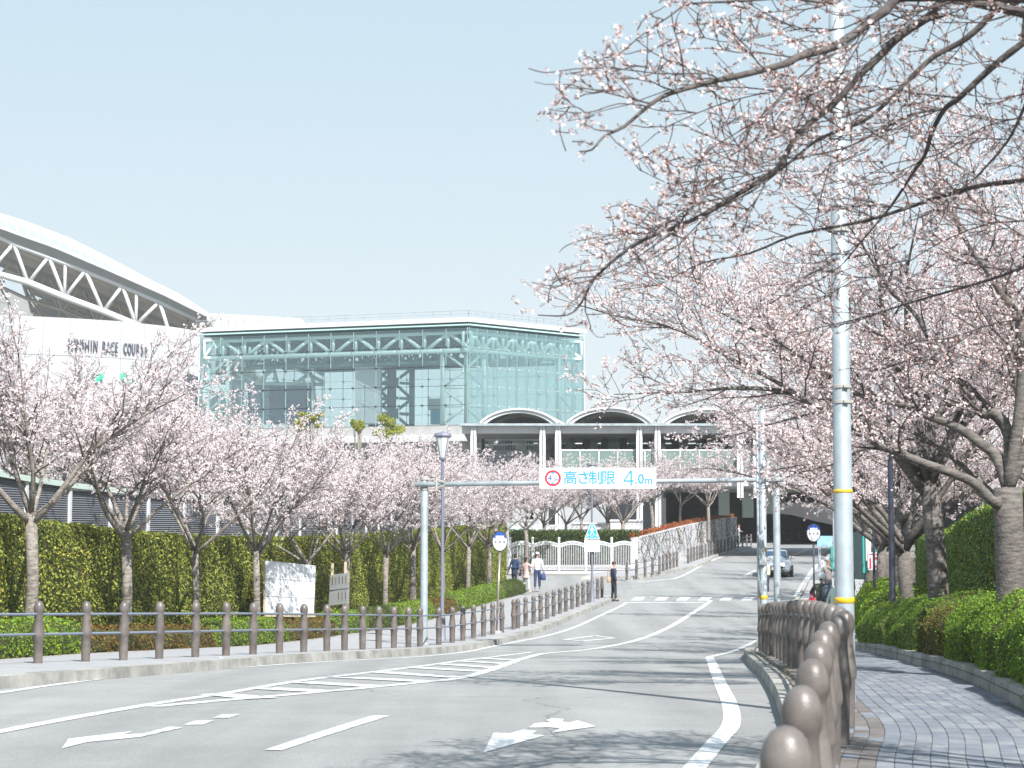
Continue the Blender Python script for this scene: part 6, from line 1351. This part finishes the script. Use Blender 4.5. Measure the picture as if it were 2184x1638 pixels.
bag('navy shopping bag carried by the man in white', (q.x+.29, q.y-.05, z+.44), .26, .14, .34, (.04,.07,.19), .12, name='shopping_bag')
Yq = 88; z = float(R(Yq)); person('man in pale yellow shirt shading his eyes beside the second steel pole', (x_at(1634.5, Yq), Yq, z+.01), -1.9, 1.68, topcol=(.62,.60,.42), botcol=(.03,.04,.07), shoes=(.45,.42,.3), foreR=((.33,-.16,1.40),(.12,-.22,1.56)), hair=(.35,.2,.15))
Yq = 157; q = at(1576, 1163, Yq); person('person in grey-white top standing behind the fence at the end of the vine wall', (q.x, Yq, float(S(Yq))), 1.2, 1.66, topcol=(.45,.42,.42), botcol=(.20,.22,.24), foreL=((-.30,-.12,1.2),(-.1,-.25,1.15)), hair=(.08,.06,.05))
Yq = 79; person('elderly man in an open grey jacket over black, walking towards the viewer', (x_at(1763, Yq), Yq, float(S(Yq))), .15, 1.80, topcol=(.24,.21,.20), botcol=(.05,.05,.06), hair=(.22,.21,.20), foreR=((.30,-.12,1.2),(.10,-.22,1.48)), stride=.16)
m = MB(); 
Yq = 75; person('person in a dusty pink jacket at the left edge of the round shrubs', (x_at(1813, Yq), Yq, float(S(Yq))), .9, 1.62, topcol=(.42,.26,.24), botcol=(.10,.08,.08), female=True, hair=(.30,.18,.16))
Yq = 70; person('person in grey trousers half hidden behind the tall banded pole', (x_at(1800, Yq), Yq, float(S(Yq))), 0.2, 1.60, topcol=(.50,.50,.52), botcol=(.10,.12,.18), hair=(.05,.04,.04))
# cyclists waiting on the right pavement
def bicycle(label, loc, rz, col):
    t = thing('bicycle', label, 'bicycle', loc, rz); mm = mat('bicycle_paint', col, .35, metal=.3)
    for y in (-.52,.52):
        m = MB(); n = 28; ri, ro = .30, .335
        for k in range(n):
            for (r_, x_) in (): pass
        pts = [V3(0, y+.32*math.cos(2*PI*k/n), .335+.32*math.sin(2*PI*k/n)) for k in range(n+1)]; m.tube(pts, .018, 6, False); w = m.build('wheel', 'rubber', parent=t, smooth=True)
        m = MB()
        for k in range(14): a = 2*PI*k/14; m.tube([(0,y,.335),(0, y+.31*math.cos(a), .335+.31*math.sin(a))], .003, 3)
        m.tube([(-.03,y,.335),(.03,y,.335)], .025, 8); m.build('spokes', 'galv', parent=w)
    m = MB(); BB, ST, HT, HB = (0,.10,.30), (0,.22,.78), (0,-.36,.88), (0,-.38,.70)
    for a, b in ((BB,ST),(BB,HB),(ST,HT),(BB,(0,.52,.335)),(ST,(0,.52,.335)),(HT,HB),(HB,(0,-.52,.335))): m.tube([a, b], .017, 8)
    m.build('frame', mm, parent=t, smooth=True); m = MB(); m.tube([(0,-.35,.88),(0,-.36,1.02),(0,-.34,1.04)], .014, 8); m.tube([(-.27,-.2,1.04),(-.2,-.34,1.05),(.2,-.34,1.05),(.27,-.2,1.04)], .013, 8); m.build('handlebar', 'galv', parent=t, smooth=True)
    m = MB(); m.ball((0,.27,.84), .11, 10, 6, (.8,1.3,.35)); m.tube([(0,.22,.76),(0,.24,.84)], .014, 6); m.build('saddle', 'rubber', parent=t, smooth=True)
    m = MB(); m.box((0,.50,.72), (.14,.32,.02)); m.tube([(0,.5,.71),(.0,.52,.34)], .008, 5); m.build('rack', 'galv', parent=t); return t
Yc = 56.0; xb = x_at(1748, Yc); zb_ = float(S(Yc)); bicycle('dark bicycle ridden by the person in the white helmet', (xb, Yc, zb_), PI-.35, (.03,.03,.05))
person('cyclist in a white helmet and dark olive jacket, seen from behind', (xb, Yc+.1, zb_+.02), PI-.35, 1.74, topcol=(.06,.065,.045), botcol=(.02,.03,.05), hat=('helmet', (.85,.85,.83)), lean=.35, seat=True, foreL=((-.36,-.30,1.12),(-.26,-.50,1.05)), foreR=((.36,-.30,1.12),(.26,-.50,1.05)))
bag('grey-blue backpack on the helmeted cyclist', (xb+.18, Yc-.16, zb_+.98), .40, .24, .46, (.08,.10,.14), .10, name='backpack')
bag('bright red bag hanging beside the helmeted cyclist', (xb-.32, Yc-.25, zb_+.80), .25, .18, .27, (.75,.02,.05), .10, name='red_bag')
Yc2 = 54.6; xc = x_at(1776, Yc2); zc_ = float(S(Yc2)); bicycle('second bicycle, behind the foot of the tall banded pole', (xc, Yc2, zc_), PI-.2, (.10,.16,.14))
person('person in a cream knitted hat beside the helmeted cyclist', (xc, Yc2+.05, zc_), PI-.9, 1.60, topcol=(.55,.66,.56), botcol=(.04,.05,.07), hat=('beanie', (.68,.62,.52)), seat=True, lean=.2, female=True, hair=(.30,.18,.10))
# petals and dry leaves lying at the hedge foot
dl = thing('fallen_leaves', 'dry leaves and petals scattered along the edges of both pavements', 'leaves', (0,0,0)); dl['kind'] = 'stuff'
Pp = []
for k in range(1500):
    Y = random.uniform(26, 84); c = cpt(XE, Y, abs(random.gauss(0,.12))+.02); Pp.append((c.x, c.y, float(S(c.y))+.01))
for k in range(500):
    Y = random.uniform(12, 40); c = cpt(XRF, Y, -.40+abs(random.gauss(0,.25))); Pp.append((c.x, c.y, float(S(c.y))+.012))
Pp = np.array(Pp); V_, F_, T_ = leaves(Pp, .05, tints(len(Pp), [(1,1,1),(1.5,1.1,.8),(.6,.6,.6)]), np.tile([0,0,1.], (len(Pp),1)), .6, .25); npmesh('dry_leaves', V_, F_, 'brown_leaf', dl, T_, 'stuff')

# ---------------------------------------------------------------- thin spring haze in the air
hm_ = bpy.data.materials.new('haze_air'); hm_.use_nodes = True; hn = hm_.node_tree; hn.nodes.clear(); ho_ = hn.nodes.new('ShaderNodeOutputMaterial'); hv = hn.nodes.new('ShaderNodeVolumePrincipled')
hv.inputs['Color'].default_value = (.96,.975,1,1); hv.inputs['Density'].default_value = .00035; hn.links.new(hv.outputs[0], ho_.inputs['Volume']); M['haze'] = hm_
m = MB(); m.box((0, 305, 21), (700, 720, 50)); m.build('haze', 'haze', kind='stuff')
